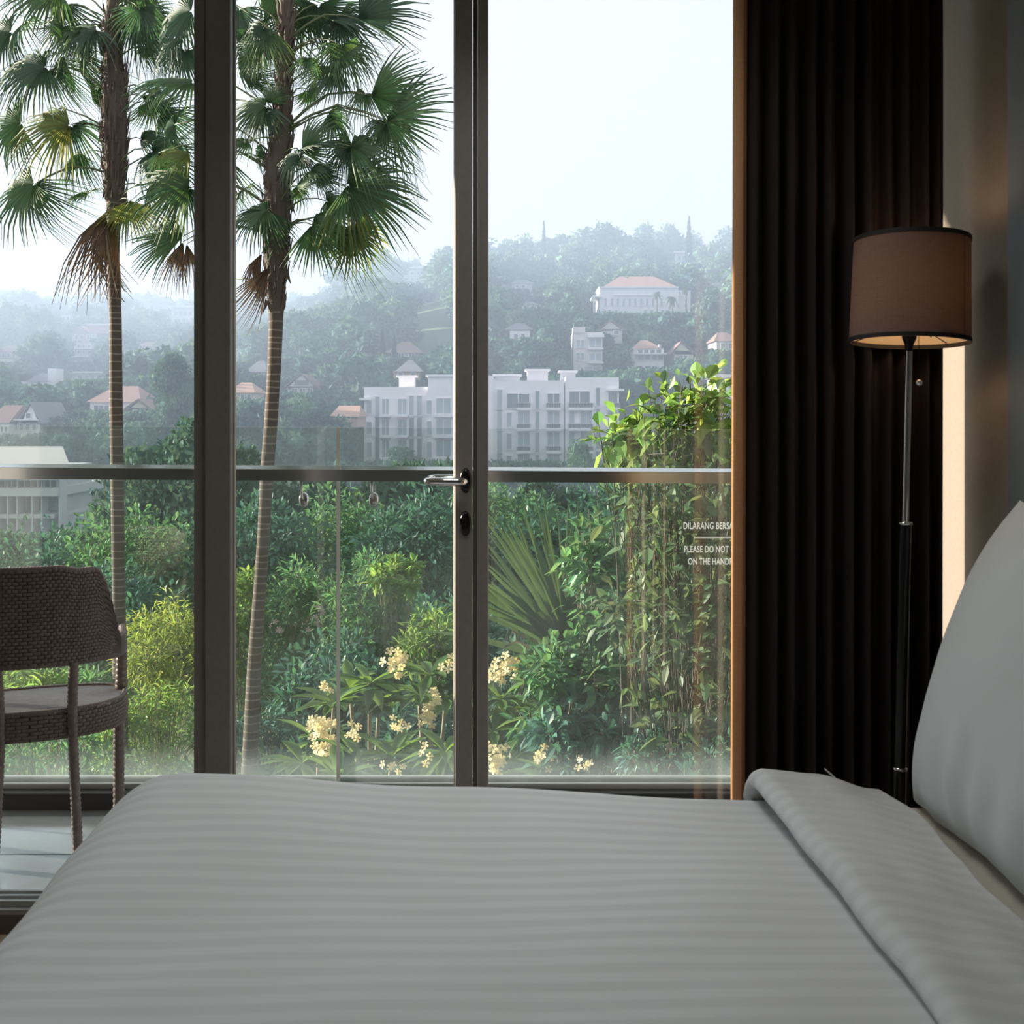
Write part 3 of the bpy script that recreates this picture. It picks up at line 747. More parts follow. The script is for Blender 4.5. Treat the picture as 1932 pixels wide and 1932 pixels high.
# haze over the valley
HAZE_C, HAZE_D = (0.405, 0.535, 0.74, 1), 0.0026
m, n, l = nodes_of('valley_haze'); n.remove(n['Principled BSDF'])
vsn = n.new('ShaderNodeVolumeScatter'); vsn.inputs['Color'].default_value = HAZE_C; vsn.inputs['Density'].default_value = HAZE_D; vsn.inputs['Anisotropy'].default_value = 0.15
van = n.new('ShaderNodeVolumeAbsorption'); van.inputs['Color'].default_value = HAZE_C; van.inputs['Density'].default_value = HAZE_D
vad = n.new('ShaderNodeAddShader'); l.new(vsn.outputs[0], vad.inputs[0]); l.new(van.outputs[0], vad.inputs[1])
l.new(vad.outputs[0], n['Material Output'].inputs['Volume'])
hz = MB().box(-1600, 1500, 24, 1300, -60, 88).build('valley_haze', MATS['valley_haze'])
tag(hz, 'pale blue morning haze hanging over the valley and hills', 'haze', kind='stuff')

# ------------------------------------------------------------------ foliage helpers
def rand_dirs(n, r, up=0.0):
    d = r.normal(size=(n, 3)); d[:, 2] += up; return d / np.linalg.norm(d, axis=1, keepdims=True)
def cards(C, size, r, d=None, aspect=0.45, fold=0.12, nrm=None):
    """leaf shaped quads: base, side, tip, side"""
    n = len(C); d = rand_dirs(n, r) if d is None else d
    q = rand_dirs(n, r) if nrm is None else nrm + 0.5 * rand_dirs(n, r)
    s_ = np.cross(d, q); s_ /= np.linalg.norm(s_, axis=1, keepdims=True) + 1e-9
    nn = np.cross(s_, d)
    size = np.broadcast_to(np.asarray(size, float), (n,))[:, None]
    base = C - d * size * 0.5
    V = np.stack([base, base + d * size * 0.45 + s_ * size * aspect * 0.5 + nn * size * fold, base + d * size, base + d * size * 0.45 - s_ * size * aspect * 0.5 + nn * size * fold], 1)
    return V.reshape(-1, 3), np.arange(n * 4).reshape(-1, 4)
def leaf6(C, size, r, d, aspect=0.4, droop=0.15):
    """longer leaf: 7 vertices, four faces, bent along the midrib"""
    n = len(C); q = np.tile([0, 0, 1.0], (n, 1)) + 0.6 * rand_dirs(n, r)
    s_ = np.cross(d, q); s_ /= np.linalg.norm(s_, axis=1, keepdims=True) + 1e-9
    nn = np.cross(s_, d); size = np.broadcast_to(np.asarray(size, float), (n,))[:, None]
    dz = np.array([0, 0, 1.0]) * size * droop
    a = C; m1 = C + d * size * 0.4 - dz * 0.16; m2 = C + d * size * 0.72 - dz * 0.5; t = C + d * size - dz
    w1, w2 = s_ * size * aspect * 0.5, s_ * size * aspect * 0.36; up = nn * size * 0.06
    V = np.stack([a, m1 + w1 + up, m1, m1 - w1 + up, m2 + w2 + up * 0.7, m2, m2 - w2 + up * 0.7, t], 1)
    b = np.arange(n)[:, None] * 8
    T = np.concatenate([b + np.array([[0, 1, 2]]), b + np.array([[0, 2, 3]]), b + np.array([[4, 7, 5]]), b + np.array([[5, 7, 6]])])
    Q = np.concatenate([b + np.array([[1, 4, 5, 2]]), b + np.array([[2, 5, 6, 3]])])
    return V.reshape(-1, 3), [T, Q]
def blob(c, rx, rz, r, nu=10, nv=7):
    u = np.linspace(0, 2 * np.pi, nu, endpoint=False); v = np.linspace(0.12, np.pi - 0.12, nv)
    VV, U = np.meshgrid(v, u, indexing='ij'); rr = 1 + 0.12 * r.normal(size=U.shape)
    V = np.stack([c[0] + rx * rr * np.sin(VV) * np.cos(U), c[1] + rx * rr * np.sin(VV) * np.sin(U), c[2] + rz * rr * np.cos(VV)], -1).reshape(-1, 3)
    i = np.arange(nu * nv).reshape(nv, nu)
    Q = np.stack([i[:-1], np.roll(i, -1, 1)[:-1], np.roll(i, -1, 1)[1:], i[1:]], -1).reshape(-1, 4)
    return V, Q
def broad_tree(r, h=10.0, spread=4.2, lobes=9, per=70, card=0.9, cores=True, low=0.35):
    Vs, Qs, o = [], [], 0
    for k in range(lobes):
        a = r.random() * 6.28; rad = spread * (0.65 * r.random() ** 0.6) if k else 0
        zz = h * (low + (0.88 - low) * (r.random() if k else 1.0)); rl = spread * (0.36 + 0.22 * r.random()) * (0.8 if k == 0 else 1)
        taper = 1 - 0.45 * max(0, zz / h - 0.6)
        c = np.array([rad * taper * math.cos(a), rad * taper * math.sin(a), zz])
        if cores:
            V, Q = blob(c, rl * 0.68, rl * 0.56, r); Vs.append(V); Qs.append(Q + o); o += len(V)
        dd = rand_dirs(per, r, 0.25); C = c + dd * np.array([rl, rl, rl * 0.82]) * (0.78 + 0.38 * r.random((per, 1)))
        V, Q = cards(C, card * (0.6 + 0.8 * r.random(per)), r, d=0.5 * dd + 0.8 * rand_dirs(per, r), aspect=0.62)
        Vs.append(V); Qs.append(Q + o); o += len(V)
    return np.concatenate(Vs), np.concatenate(Qs)
def cone_tree(r, h=12.0, rad=1.4, per=420, card=0.7, sparse=0.0):
    t = r.random(per) ** 0.7; a = r.random(per) * 6.28
    rr = rad * (1 - t) ** (0.8) * np.clip(t * 9, 0.25, 1) * (0.7 + 0.4 * r.random(per)) * (1 + sparse * np.sin(t * 40))
    C = np.stack([rr * np.cos(a), rr * np.sin(a), h * (0.05 + 0.95 * t)], 1)
    d = np.stack([np.cos(a) * 0.5, np.sin(a) * 0.5, np.ones(per) * 0.8], 1) + 0.3 * rand_dirs(per, r); d /= np.linalg.norm(d, axis=1, keepdims=True)
    V, Q = cards(C, card * (0.6 + 0.7 * r.random(per)), r, d=d, aspect=0.5)
    b, q = blob((0, 0, h * 0.42), rad * 0.5, h * 0.42, r, 8, 6)
    return np.concatenate([V, b]), np.concatenate([Q, q + len(V)])
L_FAR = [leafmat('far_leaf_dark', (0.042, 0.10, 0.085), (0.06, 0.13, 0.08), 0.4, 0.03, 0.2, 0.02),
         leafmat('far_leaf_green', (0.062, 0.145, 0.11), (0.10, 0.19, 0.10), 0.4, 0.03, 0.22, 0.02),
         leafmat('far_leaf_olive', (0.095, 0.18, 0.115), (0.14, 0.23, 0.11), 0.4, 0.03, 0.22, 0.02)]
L_CON = leafmat('conifer_needles', (0.02, 0.05, 0.03), (0.03, 0.06, 0.02), 0.35, 0.02, 0.15, 0.02)
M_TRUNK = mat('grey_brown_bark', (0.12, 0.10, 0.08), 0.9, 0, 0.3, 6)
def trunk_mesh(h, r0):
    b = MB(); b.tube([(0, 0, -1.5), (0.05 * h * 0.2, 0, h * 0.3), (0, 0.02 * h, h * 0.75)], [r0, r0 * 0.75, r0 * 0.4], 6); me = py_mesh('trunk', b.V, b.F, True); me.materials.append(M_TRUNK); return me
tr_ = np.random.default_rng(11)
FARTREES = []
for k in range(9):
    V, Q = broad_tree(tr_, 10, 3.6 + 1.4 * tr_.random(), 7 + k % 4, 62, 1.15); me = np_mesh('crown', V, [Q]); me.materials.append(L_FAR[k % 3]); FARTREES.append((me, trunk_mesh(9, 0.25)))
NEARTREES = []
for k in range(6):
    V, Q = broad_tree(tr_, 9, 4.0, 14, 560, 0.36, low=0.2); me = np_mesh('crown', V, [Q]); me.materials.append(L_FAR[(1, 2, 0)[k % 3]]); NEARTREES.append((me, trunk_mesh(8, 0.2)))
CONES = []
for k in range(3):
    V, Q = cone_tree(tr_, 12, 1.3 + 0.25 * k, 420, 0.8); me = np_mesh('crown', V, [Q]); me.materials.append(L_CON); CONES.append((me, trunk_mesh(10, 0.15)))
def place_tree(kind, name, x, y, z, h, wide, label, cat='tree', group=None, rz=0.0):
    me, tk = kind
    t = empty(name, (x, y, z), rz); t.scale = (wide, wide, h); tag(t, label, cat, group)
    link(bpy.data.objects.new('crown', me), t)['kind'] = 'stuff'; link(bpy.data.objects.new('trunk', tk), t)
    return t

# ------------------------------------------------------------------ houses
HN = []
HOUSES = []                                  # (x0, x1, ytop, ybot, Z) in picture pixels, keeps trees from burying them
def mm(c, name=None): 
    nm = 'render_%02d_%02d_%02d' % tuple(int(v * 99) for v in c); return mat(nm, c, 0.85, 0, 0.08, 0.6)
WHITE, CREAM, PINK, GREYW = (0.86, 0.85, 0.88), (0.66, 0.60, 0.48), (0.62, 0.42, 0.40), (0.50, 0.52, 0.55)
R_RED, R_BRN, R_GRY, R_ORG = (0.42, 0.25, 0.205), (0.22, 0.14, 0.12), (0.20, 0.21, 0.23), (0.46, 0.29, 0.215)
M_PANE = mat('dark_window', (0.16, 0.19, 0.22), 0.12, 0, 0.1)
M_PANE2 = mat('pale_window', (0.36, 0.42, 0.46), 0.2, 0, 0.1)
class House:
    def __init__(s, name, label, x0, x1, ytop, ybot, Z, cat='house', group=None, rootx=None):
        s.Z = Z; s.x0, s.x1, s.yt, s.yb = x0, x1, ytop, ybot
        c = P((x0 + x1) / 2, ybot, Z); s.o = c
        s.root = empty(name, c); tag(s.root, label, cat, group); HOUSES.append((x0, x1, ytop, ybot, Z)); HN.append(name.replace('_', ' '))
    def box(s, name, m, x0, x1, yt, yb, depth, out=0.0, parent=None):
        Z = s.Z
        a, b = P(x0, yt, Z) - s.o, P(x1, yb, Z) - s.o
        return MB().box(a.x, b.x, -out, depth, b.z, a.z).build(name, m, parent or s.root)
    def wins(s, rects, m=None, proud=0.06):
        for (x0, x1, yt, yb) in rects:
            a, b = P(x0, yt, s.Z) - s.o, P(x1, yb, s.Z) - s.o
            w = MB().box(a.x, b.x, -proud - 0.03, 0.1, b.z, a.z).build('window', m or M_PANE, s.root)
            # frame: sill and a mullion standing proud of the pane
            t = 0.0005 * s.Z + 0.02; yf, yb_ = -proud - 0.14, -proud + 0.05; V = []
            for y in (yf, yb_):
                V += [(a.x - t, y, b.z - t), (b.x + t, y, b.z - t), (b.x + t, y, a.z + t), (a.x - t, y, a.z + t), (a.x, y, b.z), (b.x, y, b.z), (b.x, y, a.z), (a.x, y, a.z)]
            Fc = []
            for q in range(4):
                p_ = (q + 1) % 4; Fc += [(q, p_, 4 + p_, 4 + q), (8 + p_, 8 + q, 12 + q, 12 + p_), (q, 8 + q, 8 + p_, p_), (4 + p_, 12 + p_, 12 + q, 4 + q)]
            MB().add(V, Fc).build('window_frame', mm(WHITE), w)
            if (x1 - x0) > 9: MB().box((a.x + b.x) / 2 - t / 2, (a.x + b.x) / 2 + t / 2, -proud - 0.10, 0, b.z, a.z).build('glazing_bar', mm(WHITE), w)
    def hip(s, m, x0, x1, xr0, xr1, yt, yb, depth, over=0.5):
        a, b = P(x0, yb, s.Z) - s.o, P(x1, yb, s.Z) - s.o; r0, r1 = P(xr0, yt, s.Z) - s.o, P(xr1, yt, s.Z) - s.o
        V = [(a.x, -over, a.z), (b.x, -over, a.z), (b.x, depth + over, a.z), (a.x, depth + over, a.z), (r0.x, depth / 2, r0.z), (r1.x, depth / 2, r0.z)]
        return MB().add(V, [(0, 1, 5, 4), (1, 2, 5), (2, 3, 4, 5), (3, 0, 4), (3, 2, 1, 0)]).build('roof', m, s.root)
    def gable(s, m, mw, x0, x1, xa, yt, yb, depth, over=0.4):
        a, b, t = P(x0, yb, s.Z) - s.o, P(x1, yb, s.Z) - s.o, P(xa, yt, s.Z) - s.o; th = 0.25
        V = []
        for y in (-over, depth + over): V += [(a.x - 0.3, y, a.z - 0.1), (t.x, y, t.z), (b.x + 0.3, y, b.z - 0.1), (b.x + 0.3, y, b.z - 0.1 - th), (t.x, y, t.z - th), (a.x - 0.3, y, a.z - 0.1 - th)]
        Fc = [(0, 1, 7, 6), (1, 2, 8, 7), (5, 11, 10, 4), (4, 10, 9, 3), (0, 6, 11, 5), (2, 3, 9, 8), (0, 5, 4, 1), (1, 4, 3, 2), (6, 7, 10, 11), (7, 8, 9, 10)]
        MB().add(V, Fc).build('roof', m, s.root)
        MB().add([(a.x + 0.2, 0, a.z - 0.3), (b.x - 0.2, 0, b.z - 0.3), (t.x, 0, t.z - 0.3)], [(0, 1, 2)]).build('gable_wall', mw, s.root)
def cols(xs, w, yt, yb): return [(x, x + w, yt, yb) for x in xs]

MW = mm(WHITE)
# hilltop villa
h = House('villa', 'long white villa with a red hipped roof high on the hill', 1119, 1304, 515, 603, 270)
h.box('wall', MW, 1131, 1280, 542, 606, 14); h.hip(mm(R_RED), 1136, 1280, 1174, 1240, 515, 542.5, 14)
h.box('wing', MW, 1276, 1304, 547, 606, 10, -1); h.box('porch_roof', MW, 1118, 1135, 558, 562, 8, 1); h.box('porch_column', MW, 1119, 1121.5, 562, 606, 0.8, 1)
h.wins(cols((1141, 1153, 1164, 1175, 1186, 1197, 1208, 1219, 1230, 1246), 3.6, 563, 577), M_PANE2); h.wins(cols((1147, 1160, 1215, 1227, 1247), 5, 585, 598), M_PANE2); h.wins(cols((1281, 1287, 1293), 3, 551, 557), M_PANE2)
h.box('cornice', MW, 1130, 1281, 541, 543.5, 14, 0.6); h.box('string_course', MW, 1158, 1250, 556.5, 558, 2, 0.5)
# white apartment block
Z = 175
h = House('apartment_building', 'big white flat-roofed apartment block with balconies in the valley', 687, 1175, 695, 900, Z, 'building')
W1 = mm((0.90, 0.88, 0.92)); W2 = mm((0.80, 0.81, 0.86))
h.box('left_block', W1, 687, 812, 730, 960, 16); h.box('left_bay', W1, 808, 930, 709, 960, 17, 0.8)
h.box('middle_block', W1, 921, 1064, 718, 960, 16, 0.5); h.box('recess', W2, 1056, 1068, 720, 960, 14, -1.5); h.box('right_block', W1, 1066, 1167, 712, 960, 16, 0.6)
for x0, x1, yt, yb in ((747, 780, 707, 732), (931, 983, 705, 720), (993, 1037, 695, 720), (1058, 1090, 698, 716)):
    h.box('stair_head', W1, x0 + 2, x1 - 2, yt + 3, yb, 6, -3); h.box('roof_slab', W1, x0 - 2, x1 + 2, yt, yt + 3.5, 7, -2)
h.box('roof_slab', W1, 1143, 1176, 734, 738, 5, 1.4); h.box('roof_slab', W1, 679, 700, 751, 755, 6, 0.8); h.box('roof_slab', W1, 804, 862, 707, 711, 10, 1.2)
rows = [(738, 770), (777, 809), (816, 851), (858, 892)]
for k, (ya, yb) in enumerate(rows):
    y1, y2 = ya + 15, yb + 15                # the left block stands lower
    wl = [(692, 701, y1 + 4, y2 - 4), (721, 734, y1, y2 - 3), (751, 767, y1, y2 - 3), (806, 815, ya + 18, yb + 12), (824, 851, ya + 14, yb + 10)]
    h.wins(wl[:3], M_PANE2); h.wins(wl[3:], M_PANE2, 0.84)
    h.wins([(708, 716, y1 - 4, y2 + 2), (772, 781, y1 - 6, y2 + 2), (787, 796, y1 - 6, y2 + 2)], M_PANE2 if k == 0 else M_PANE)
    wr = [(957, 998, ya + 5, yb), (1033, 1055, ya + 5, yb), (1074, 1112, ya + 1, yb - 6), (1147, 1164, ya + 2, yb - 4)] if k == 0 else [(956, 965, ya + 2, yb - 3), (977, 999, ya, yb), (1033, 1055, ya, yb), (1074, 1083, ya - 2, yb - 4), (1095, 1116, ya - 2, yb - 4), (1147, 1164, ya, yb - 4)]
    h.wins(wr, M_PANE2 if k else M_PANE, 0.64)
    h.wins([(1010, 1017, ya, yb + 2), (1124, 1131, ya - 6, yb - 4)], mm((0.30, 0.34, 0.37)), 0.64)
    h.wins([(924, 930, ya, yb + 3), (938, 947, ya - 2, yb + 4)], M_PANE2, 0.64)
    for x0, x1 in ((1030, 1057), (1072, 1118), (1144, 1168), (975, 1001)):
        h.box('balcony_slab', W1, x0, x1, yb - 1, yb + 4, 2, 1.8)
        rl = h.box('balcony_rail', mm(GREYW), x0, x1, yb - 10, yb - 9, 0.1, 1.75)
        for q in np.linspace(x0, x1 - 1, 9): h.box('baluster', mm(GREYW), q, q + 0.6, yb - 10, yb, 0.05, 1.73, parent=rl).location = (0, 0, 0)
    for x0, x1 in ((718, 738), (748, 770), (820, 856)): h.box('balcony_slab', W1, x0, x1, y2 - 2, y2 + 2, 2, 1.6)
# other houses: name, label, wall colour, roof colour, shapes
def simple(name, label, Z, wall, roof, wb, rf=None, kind='hip', wins=(), extra=(), depth=9, cat='house', pane=None):
    x0, x1, yt, yb = wb
    tops = [yt] + ([rf[-2]] if rf else [])
    h = House(name, label, min(x0, rf[0]) if rf else x0, max(x1, rf[1]) if rf else x1, min(tops), yb, Z, cat)
    h.box('wall', mm(wall), x0, x1, yt, yb + 14, depth)
    if rf and kind == 'hip': h.hip(mm(roof), *rf, depth)
    if rf and kind == 'gable': h.gable(mm(roof), mm(wall), *rf, depth)
    for e in extra: h.box(e[0], mm(e[1]), e[2], e[3], e[4], e[5], e[6] if len(e) > 6 else depth, e[7] if len(e) > 7 else 0.3)
    if wins: h.wins(wins, pane)
    return h
simple('tower_house', 'narrow pinkish white four-storey house with stacked windows above the apartment block', 212, (0.70, 0.66, 0.66), None, (1082, 1137, 627, 712), None,
       wins=cols((1112,), 22, 639, 655) + cols((1112,), 22, 667, 681) + cols((1103,), 30, 692, 703) + cols((1088, 1096), 6, 641, 655) + cols((1088, 1096), 6, 666, 680), pane=M_PANE2,
       extra=(('stair_head', (0.70, 0.66, 0.66), 1082, 1104, 617, 628, 5), ('balcony_slab', WHITE, 1108, 1139, 631, 637, 2, 1.2), ('balcony_slab', WHITE, 1109, 1138, 657, 660, 2, 1.0), ('balcony_slab', WHITE, 1109, 1138, 683, 686, 2, 1.0)))
simple('hill_house', 'white three-storey house with a small red roof and long balcony', 215, WHITE, R_RED, (1198, 1252, 657, 704), (1194, 1250, 1214, 1226, 639, 658), wins=cols((1204, 1215, 1227, 1239), 8, 660, 667) + cols((1204, 1217, 1230, 1242), 9, 670, 679) + cols((1203, 1217, 1230), 9, 691, 700),
       extra=(('balcony_slab', WHITE, 1194, 1256, 667, 669, 2, 1.5), ('balcony_post', WHITE, 1195, 1196, 657, 704, 0.2, 1.4), ('chimney', GREYW, 1243, 1247, 650, 660, 1)))
simple('gabled_hut', 'small cream hut with a dark steep gable right of the three-storey house', 214, CREAM, R_BRN, (1272, 1308, 662, 684), (1267, 1311, 1285, 644, 666), 'gable', wins=cols((1281,), 16, 671, 680))
simple('dark_roof_house', 'low white house with a dark hipped roof beside the window mullion', 230, WHITE, R_GRY, (962, 1000, 624, 645), (952, 1007, 972, 988, 606, 622), wins=cols((970, 983), 7, 630, 639))
simple('brown_gable_house', 'house with brown gable roof half hidden behind the narrow four-storey house', 226, (0.6, 0.58, 0.56), R_BRN, (1134, 1174, 621, 634), (1129, 1178, 1151, 603, 622), 'gable', wins=cols((1158,), 9, 624, 631))
simple('edge_house', 'grey house with a low hipped roof beside the curtain edge', 208, GREYW, R_BRN, (1352, 1392, 643, 665), (1346, 1398, 1362, 1380, 624, 644), wins=cols((1360, 1374), 8, 648, 658))
simple('edge_shed', 'plain white shed below the grey house beside the curtain', 152, WHITE, R_GRY, (1356, 1392, 712, 738), (1350, 1398, 1362, 1390, 704, 713), wins=cols((1366,), 8, 718, 727))
simple('ridge_house', 'pale boxy house on the ridge between tall trees on the right', 430, WHITE, None, (1273, 1300, 478, 500), wins=cols((1279, 1288), 5, 483, 490), extra=(('roof_slab', WHITE, 1270, 1302, 474, 478, 6, 1),))
simple('slope_house', 'pale house on the slope right of the villa', 330, (0.6, 0.6, 0.62), R_GRY, (1346, 1367, 538, 552), (1343, 1370, 1350, 1362, 531, 539))
simple('misty_house', 'misty grey house below the ridge on the right of the mullion', 360, GREYW, R_GRY, (966, 1004, 534, 548), (962, 1008, 976, 994, 525, 535), wins=cols((973, 985), 6, 538, 543))
simple('white_bungalow', 'small white bungalow left of the round tree under the villa', 300, WHITE, R_GRY, (986, 1014, 574, 588), (982, 1018, 994, 1006, 566, 575), wins=cols((992, 1003), 6, 578, 584))
simple('gable_chalet', 'white chalet with open brown gable and big windows in the trees', 190, WHITE, R_BRN, (543, 595, 729, 750), (535, 600, 569, 704, 732), 'gable', wins=cols((551, 566, 580), 10, 733, 744), extra=(('gable_glazing', (0.25, 0.22, 0.24), 556, 582, 717, 726, 0.2, 0.2),))
simple('orange_roof_house', 'cream house with an orange roof right of the left mullion', 170, CREAM, R_ORG, (441, 478, 739, 765), (430, 482, 442, 462, 720, 741), wins=cols((455, 467), 6, 745, 755))
simple('long_red_roof', 'long low red tiled roof among the trees left of the apartment block', 152, (0.55, 0.38, 0.32), R_ORG, (628, 674, 783, 792), (622, 678, 630, 672, 765, 786), wins=cols((640, 655), 6, 785, 790))
simple('cypress_house', 'brown hip-roofed house behind the three cypresses', 240, (0.62, 0.60, 0.58), (0.30, 0.20, 0.18), (738, 792, 664, 680), (727, 799, 755, 770, 642, 666), wins=cols((752, 772), 10, 668, 676))
simple('yellow_pavilion', 'yellow pavilion with a dark pointed roof above the apartment block', 200, (0.66, 0.52, 0.28), R_GRY, (742, 792, 700, 722), (745, 798, 766, 774, 677, 701), wins=cols((752, 776), 8, 704, 716))
simple('misty_cottage', 'cottage with a grey roof just right of the leaning palm trunk', 232, WHITE, R_GRY, (486, 500, 700, 715), (462, 506, 478, 490, 679, 702))
simple('hilltop_block', 'pale hazy block on the hilltop left of the door mullion', 480, GREYW, None, (757, 797, 507, 540), wins=cols((763, 775, 786), 6, 513, 519) + cols((763, 775, 786), 6, 524, 530), extra=(('roof_slab', WHITE, 753, 800, 503, 507, 8, 1.5),), cat='building')
simple('pale_villa', 'pale villa with shallow roof on the slope near the door mullion', 330, (0.68, 0.64, 0.62), R_BRN, (797, 830, 611, 628), (792, 834, 806, 820, 603, 612), wins=cols((803, 816), 7, 615, 622))
simple('mullion_house', 'white house touching the door mullion above the apartment block', 262, WHITE, R_GRY, (832, 866, 638, 656), (828, 870, 842, 858, 630, 640), wins=cols((838, 849), 7, 643, 651))
simple('thin_tower', 'thin white tower just right of the left mullion', 300, WHITE, None, (442, 450, 658, 690), wins=cols((444,), 3, 664, 670), cat='tower')
# left hand side
simple('terrace_house', 'reddish stepped house with white gable under the palm trunk ridge', 420, PINK, R_RED, (136, 184, 628, 648), (138, 168, 152, 614, 629), 'gable', wins=cols((142, 152, 164, 174), 5, 632, 640), extra=(('roof_slab', WHITE, 166, 204, 611, 614, 8, 1), ('upper_wall', PINK, 168, 200, 614, 629, 7)))
simple('red_terraces', 'tall red and white terraced building on the far left hillside', 400, PINK, None, (132, 176, 646, 686), wins=cols((136, 146, 156, 166), 5, 650, 656) + cols((136, 146, 156, 166), 5, 662, 667), extra=(('balcony_slab', WHITE, 129, 178, 657, 659, 3, 1.5), ('balcony_slab', WHITE, 129, 170, 670, 674, 3, 1.5)), cat='building')
simple('red_corner_house', 'red walled house at the left picture edge on the far slope', 405, PINK, R_RED, (-6, 37, 662, 690), (-12, 40, 4, 26, 650, 663), wins=cols((4, 14, 24), 5, 667, 674))
simple('veranda_house', 'white house with long balcony, dark roof and square tower on the left slope', 262, WHITE, R_GRY, (40, 94, 719, 738), (50, 96, 62, 80, 703, 720), wins=cols((46, 58, 70, 82), 7, 724, 732), extra=(('tower', WHITE, 91, 107, 695, 738, 4), ('balcony_slab', WHITE, 37, 94, 730, 733, 2, 1.5)))
simple('flat_pavilion', 'long flat pale pavilion left of the first palm trunk', 300, (0.62, 0.66, 0.72), None, (142, 200, 704, 722), wins=cols((148, 160, 172, 184), 7, 708, 716), extra=(('roof_slab', WHITE, 139, 203, 701, 704, 9, 1),))
simple('ridge_tower', 'pale square tower on the ridge far left', 560, (0.62, 0.58, 0.58), None, (114, 134, 594, 615), wins=cols((118, 126), 4, 598, 604), cat='tower')
simple('modern_ridge_house', 'modern white house with long windows on the ridge beside the left mullion', 520, WHITE, None, (323, 366, 581, 614), wins=cols((328, 337, 346, 355), 7, 588, 595) + cols((330, 345), 10, 602, 608), extra=(('roof_slab', WHITE, 319, 368, 577, 581, 10, 2),))
simple('ridge_church', 'misty church with a pointed spire on the left ridge', 560, GREYW, R_GRY, (284, 318, 570, 585), (280, 324, 288, 316, 558, 571), extra=(('spire_tower', GREYW, 271, 284, 563, 586, 4),), cat='church')
_c = bpy.data.objects['ridge_church']; a = P(277.5, 546, 560) - _c.location; b_ = P(277.5, 563, 560) - _c.location
MB().add([(b_.x - 1.8, -0.3, b_.z), (b_.x + 1.8, -0.3, b_.z), (b_.x + 1.8, 4, b_.z), (b_.x - 1.8, 4, b_.z), (a.x, 1.9, a.z)], [(0, 1, 4), (1, 2, 4), (2, 3, 4), (3, 0, 4), (3, 2, 1, 0)]).build('spire', mm(R_GRY), _c)
simple('pink_hill_house', 'small pink house in the trees between the first palm and the left mullion', 400, PINK, R_RED, (263, 288, 652, 668), (260, 291, 268, 282, 644, 653), wins=cols((268, 277), 5, 656, 662), extra=(('terrace', WHITE, 250, 289, 680, 684, 6, 2),))
simple('red_roof_mansion', 'large white house with a broad red hipped roof behind the first palm trunk', 150, WHITE, (0.36, 0.22, 0.20), (170, 262, 757, 788), (163, 268, 196, 240, 727, 759), wins=cols((178, 188, 198, 222, 240), 8, 765, 776), extra=(('veranda', (0.64, 0.66, 0.72), 154, 214, 785, 806, 4, 3), ('veranda_roof', WHITE, 152, 216, 782, 785, 4, 3.6)))
simple('mansion_annexe', 'cream gabled annexe on the right of the large red-roofed house', 146, CREAM, R_BRN, (240, 284, 770, 786), (236, 288, 262, 752, 772), 'gable', wins=cols((252, 266), 7, 774, 781))
simple('a_frame_house', 'dark A-frame house with white lower storey near the left edge', 140, WHITE, R_GRY, (20, 75, 792, 832), (36, 76, 59, 758, 796), 'gable', wins=cols((26, 38, 50, 62), 7, 800, 811) + cols((50,), 9, 780, 789), extra=(('balcony_slab', WHITE, 18, 76, 791, 793, 2, 1.2),))
simple('left_edge_cottage', 'cottage with brown roof cut by the left picture edge', 138, WHITE, R_BRN, (-30, 17, 797, 832), (-40, 20, -20, 14, 764, 798), wins=cols((2, 10), 5, 805, 815))
# concrete building low on the left
h = House('concrete_pavilion', 'grey-roofed concrete building with open balcony floors behind the handrail on the left', -60, 131, 840, 1040, 75, 'building')
a, b_ = P(-90, 842, 80), P(118, 842, 80); c, d = P(-100, 878, 74), P(132, 878, 74)
V = [q - h.o for q in (c, d, b_, a)]; V += [v - Vector((0, 0, 0.3)) for v in V]
MB().add(V, [(0, 1, 2, 3), (7, 6, 5, 4), (0, 4, 5, 1), (1, 5, 6, 2), (2, 6, 7, 3), (3, 7, 4, 0)]).build('roof', mm((0.42, 0.42, 0.41)), h.root)
for x0, x1, yt, yb, dp, out in ((-90, 122, 918, 934, 8, 1.2), (-90, 112, 968, 976, 8, 0.8)): h.box('floor_slab', mm((0.5, 0.52, 0.53)), x0, x1, yt, yb, dp, out)
h.box('wall', mm((0.42, 0.46, 0.47)), -90, 110, 880, 1060, 6, -1.5); h.box('lower_wall', mm(GREYW), 60, 116, 1002, 1040, 4, 1)
for x_ in (8, 24, 42, 70, 88, 121): h.box('column', mm(GREYW), x_, x_ + 2.4, 880, 1010, 0.3, 0.9)
rl = h.box('balcony_rail', mm((0.25, 0.27, 0.28)), -90, 122, 902, 904, 0.1, 1.25)
for x_ in range(0, 122, 12): h.box('rail_post', mm((0.25, 0.27, 0.28)), x_, x_ + 1.2, 904, 920, 0.06, 1.2, parent=rl)
h.wins(cols((12, 30, 50, 66, 98), 11, 884, 912), M_PANE, -1.4); h.wins(cols((12, 34, 56, 80), 16, 938, 964), M_PANE, -1.4)

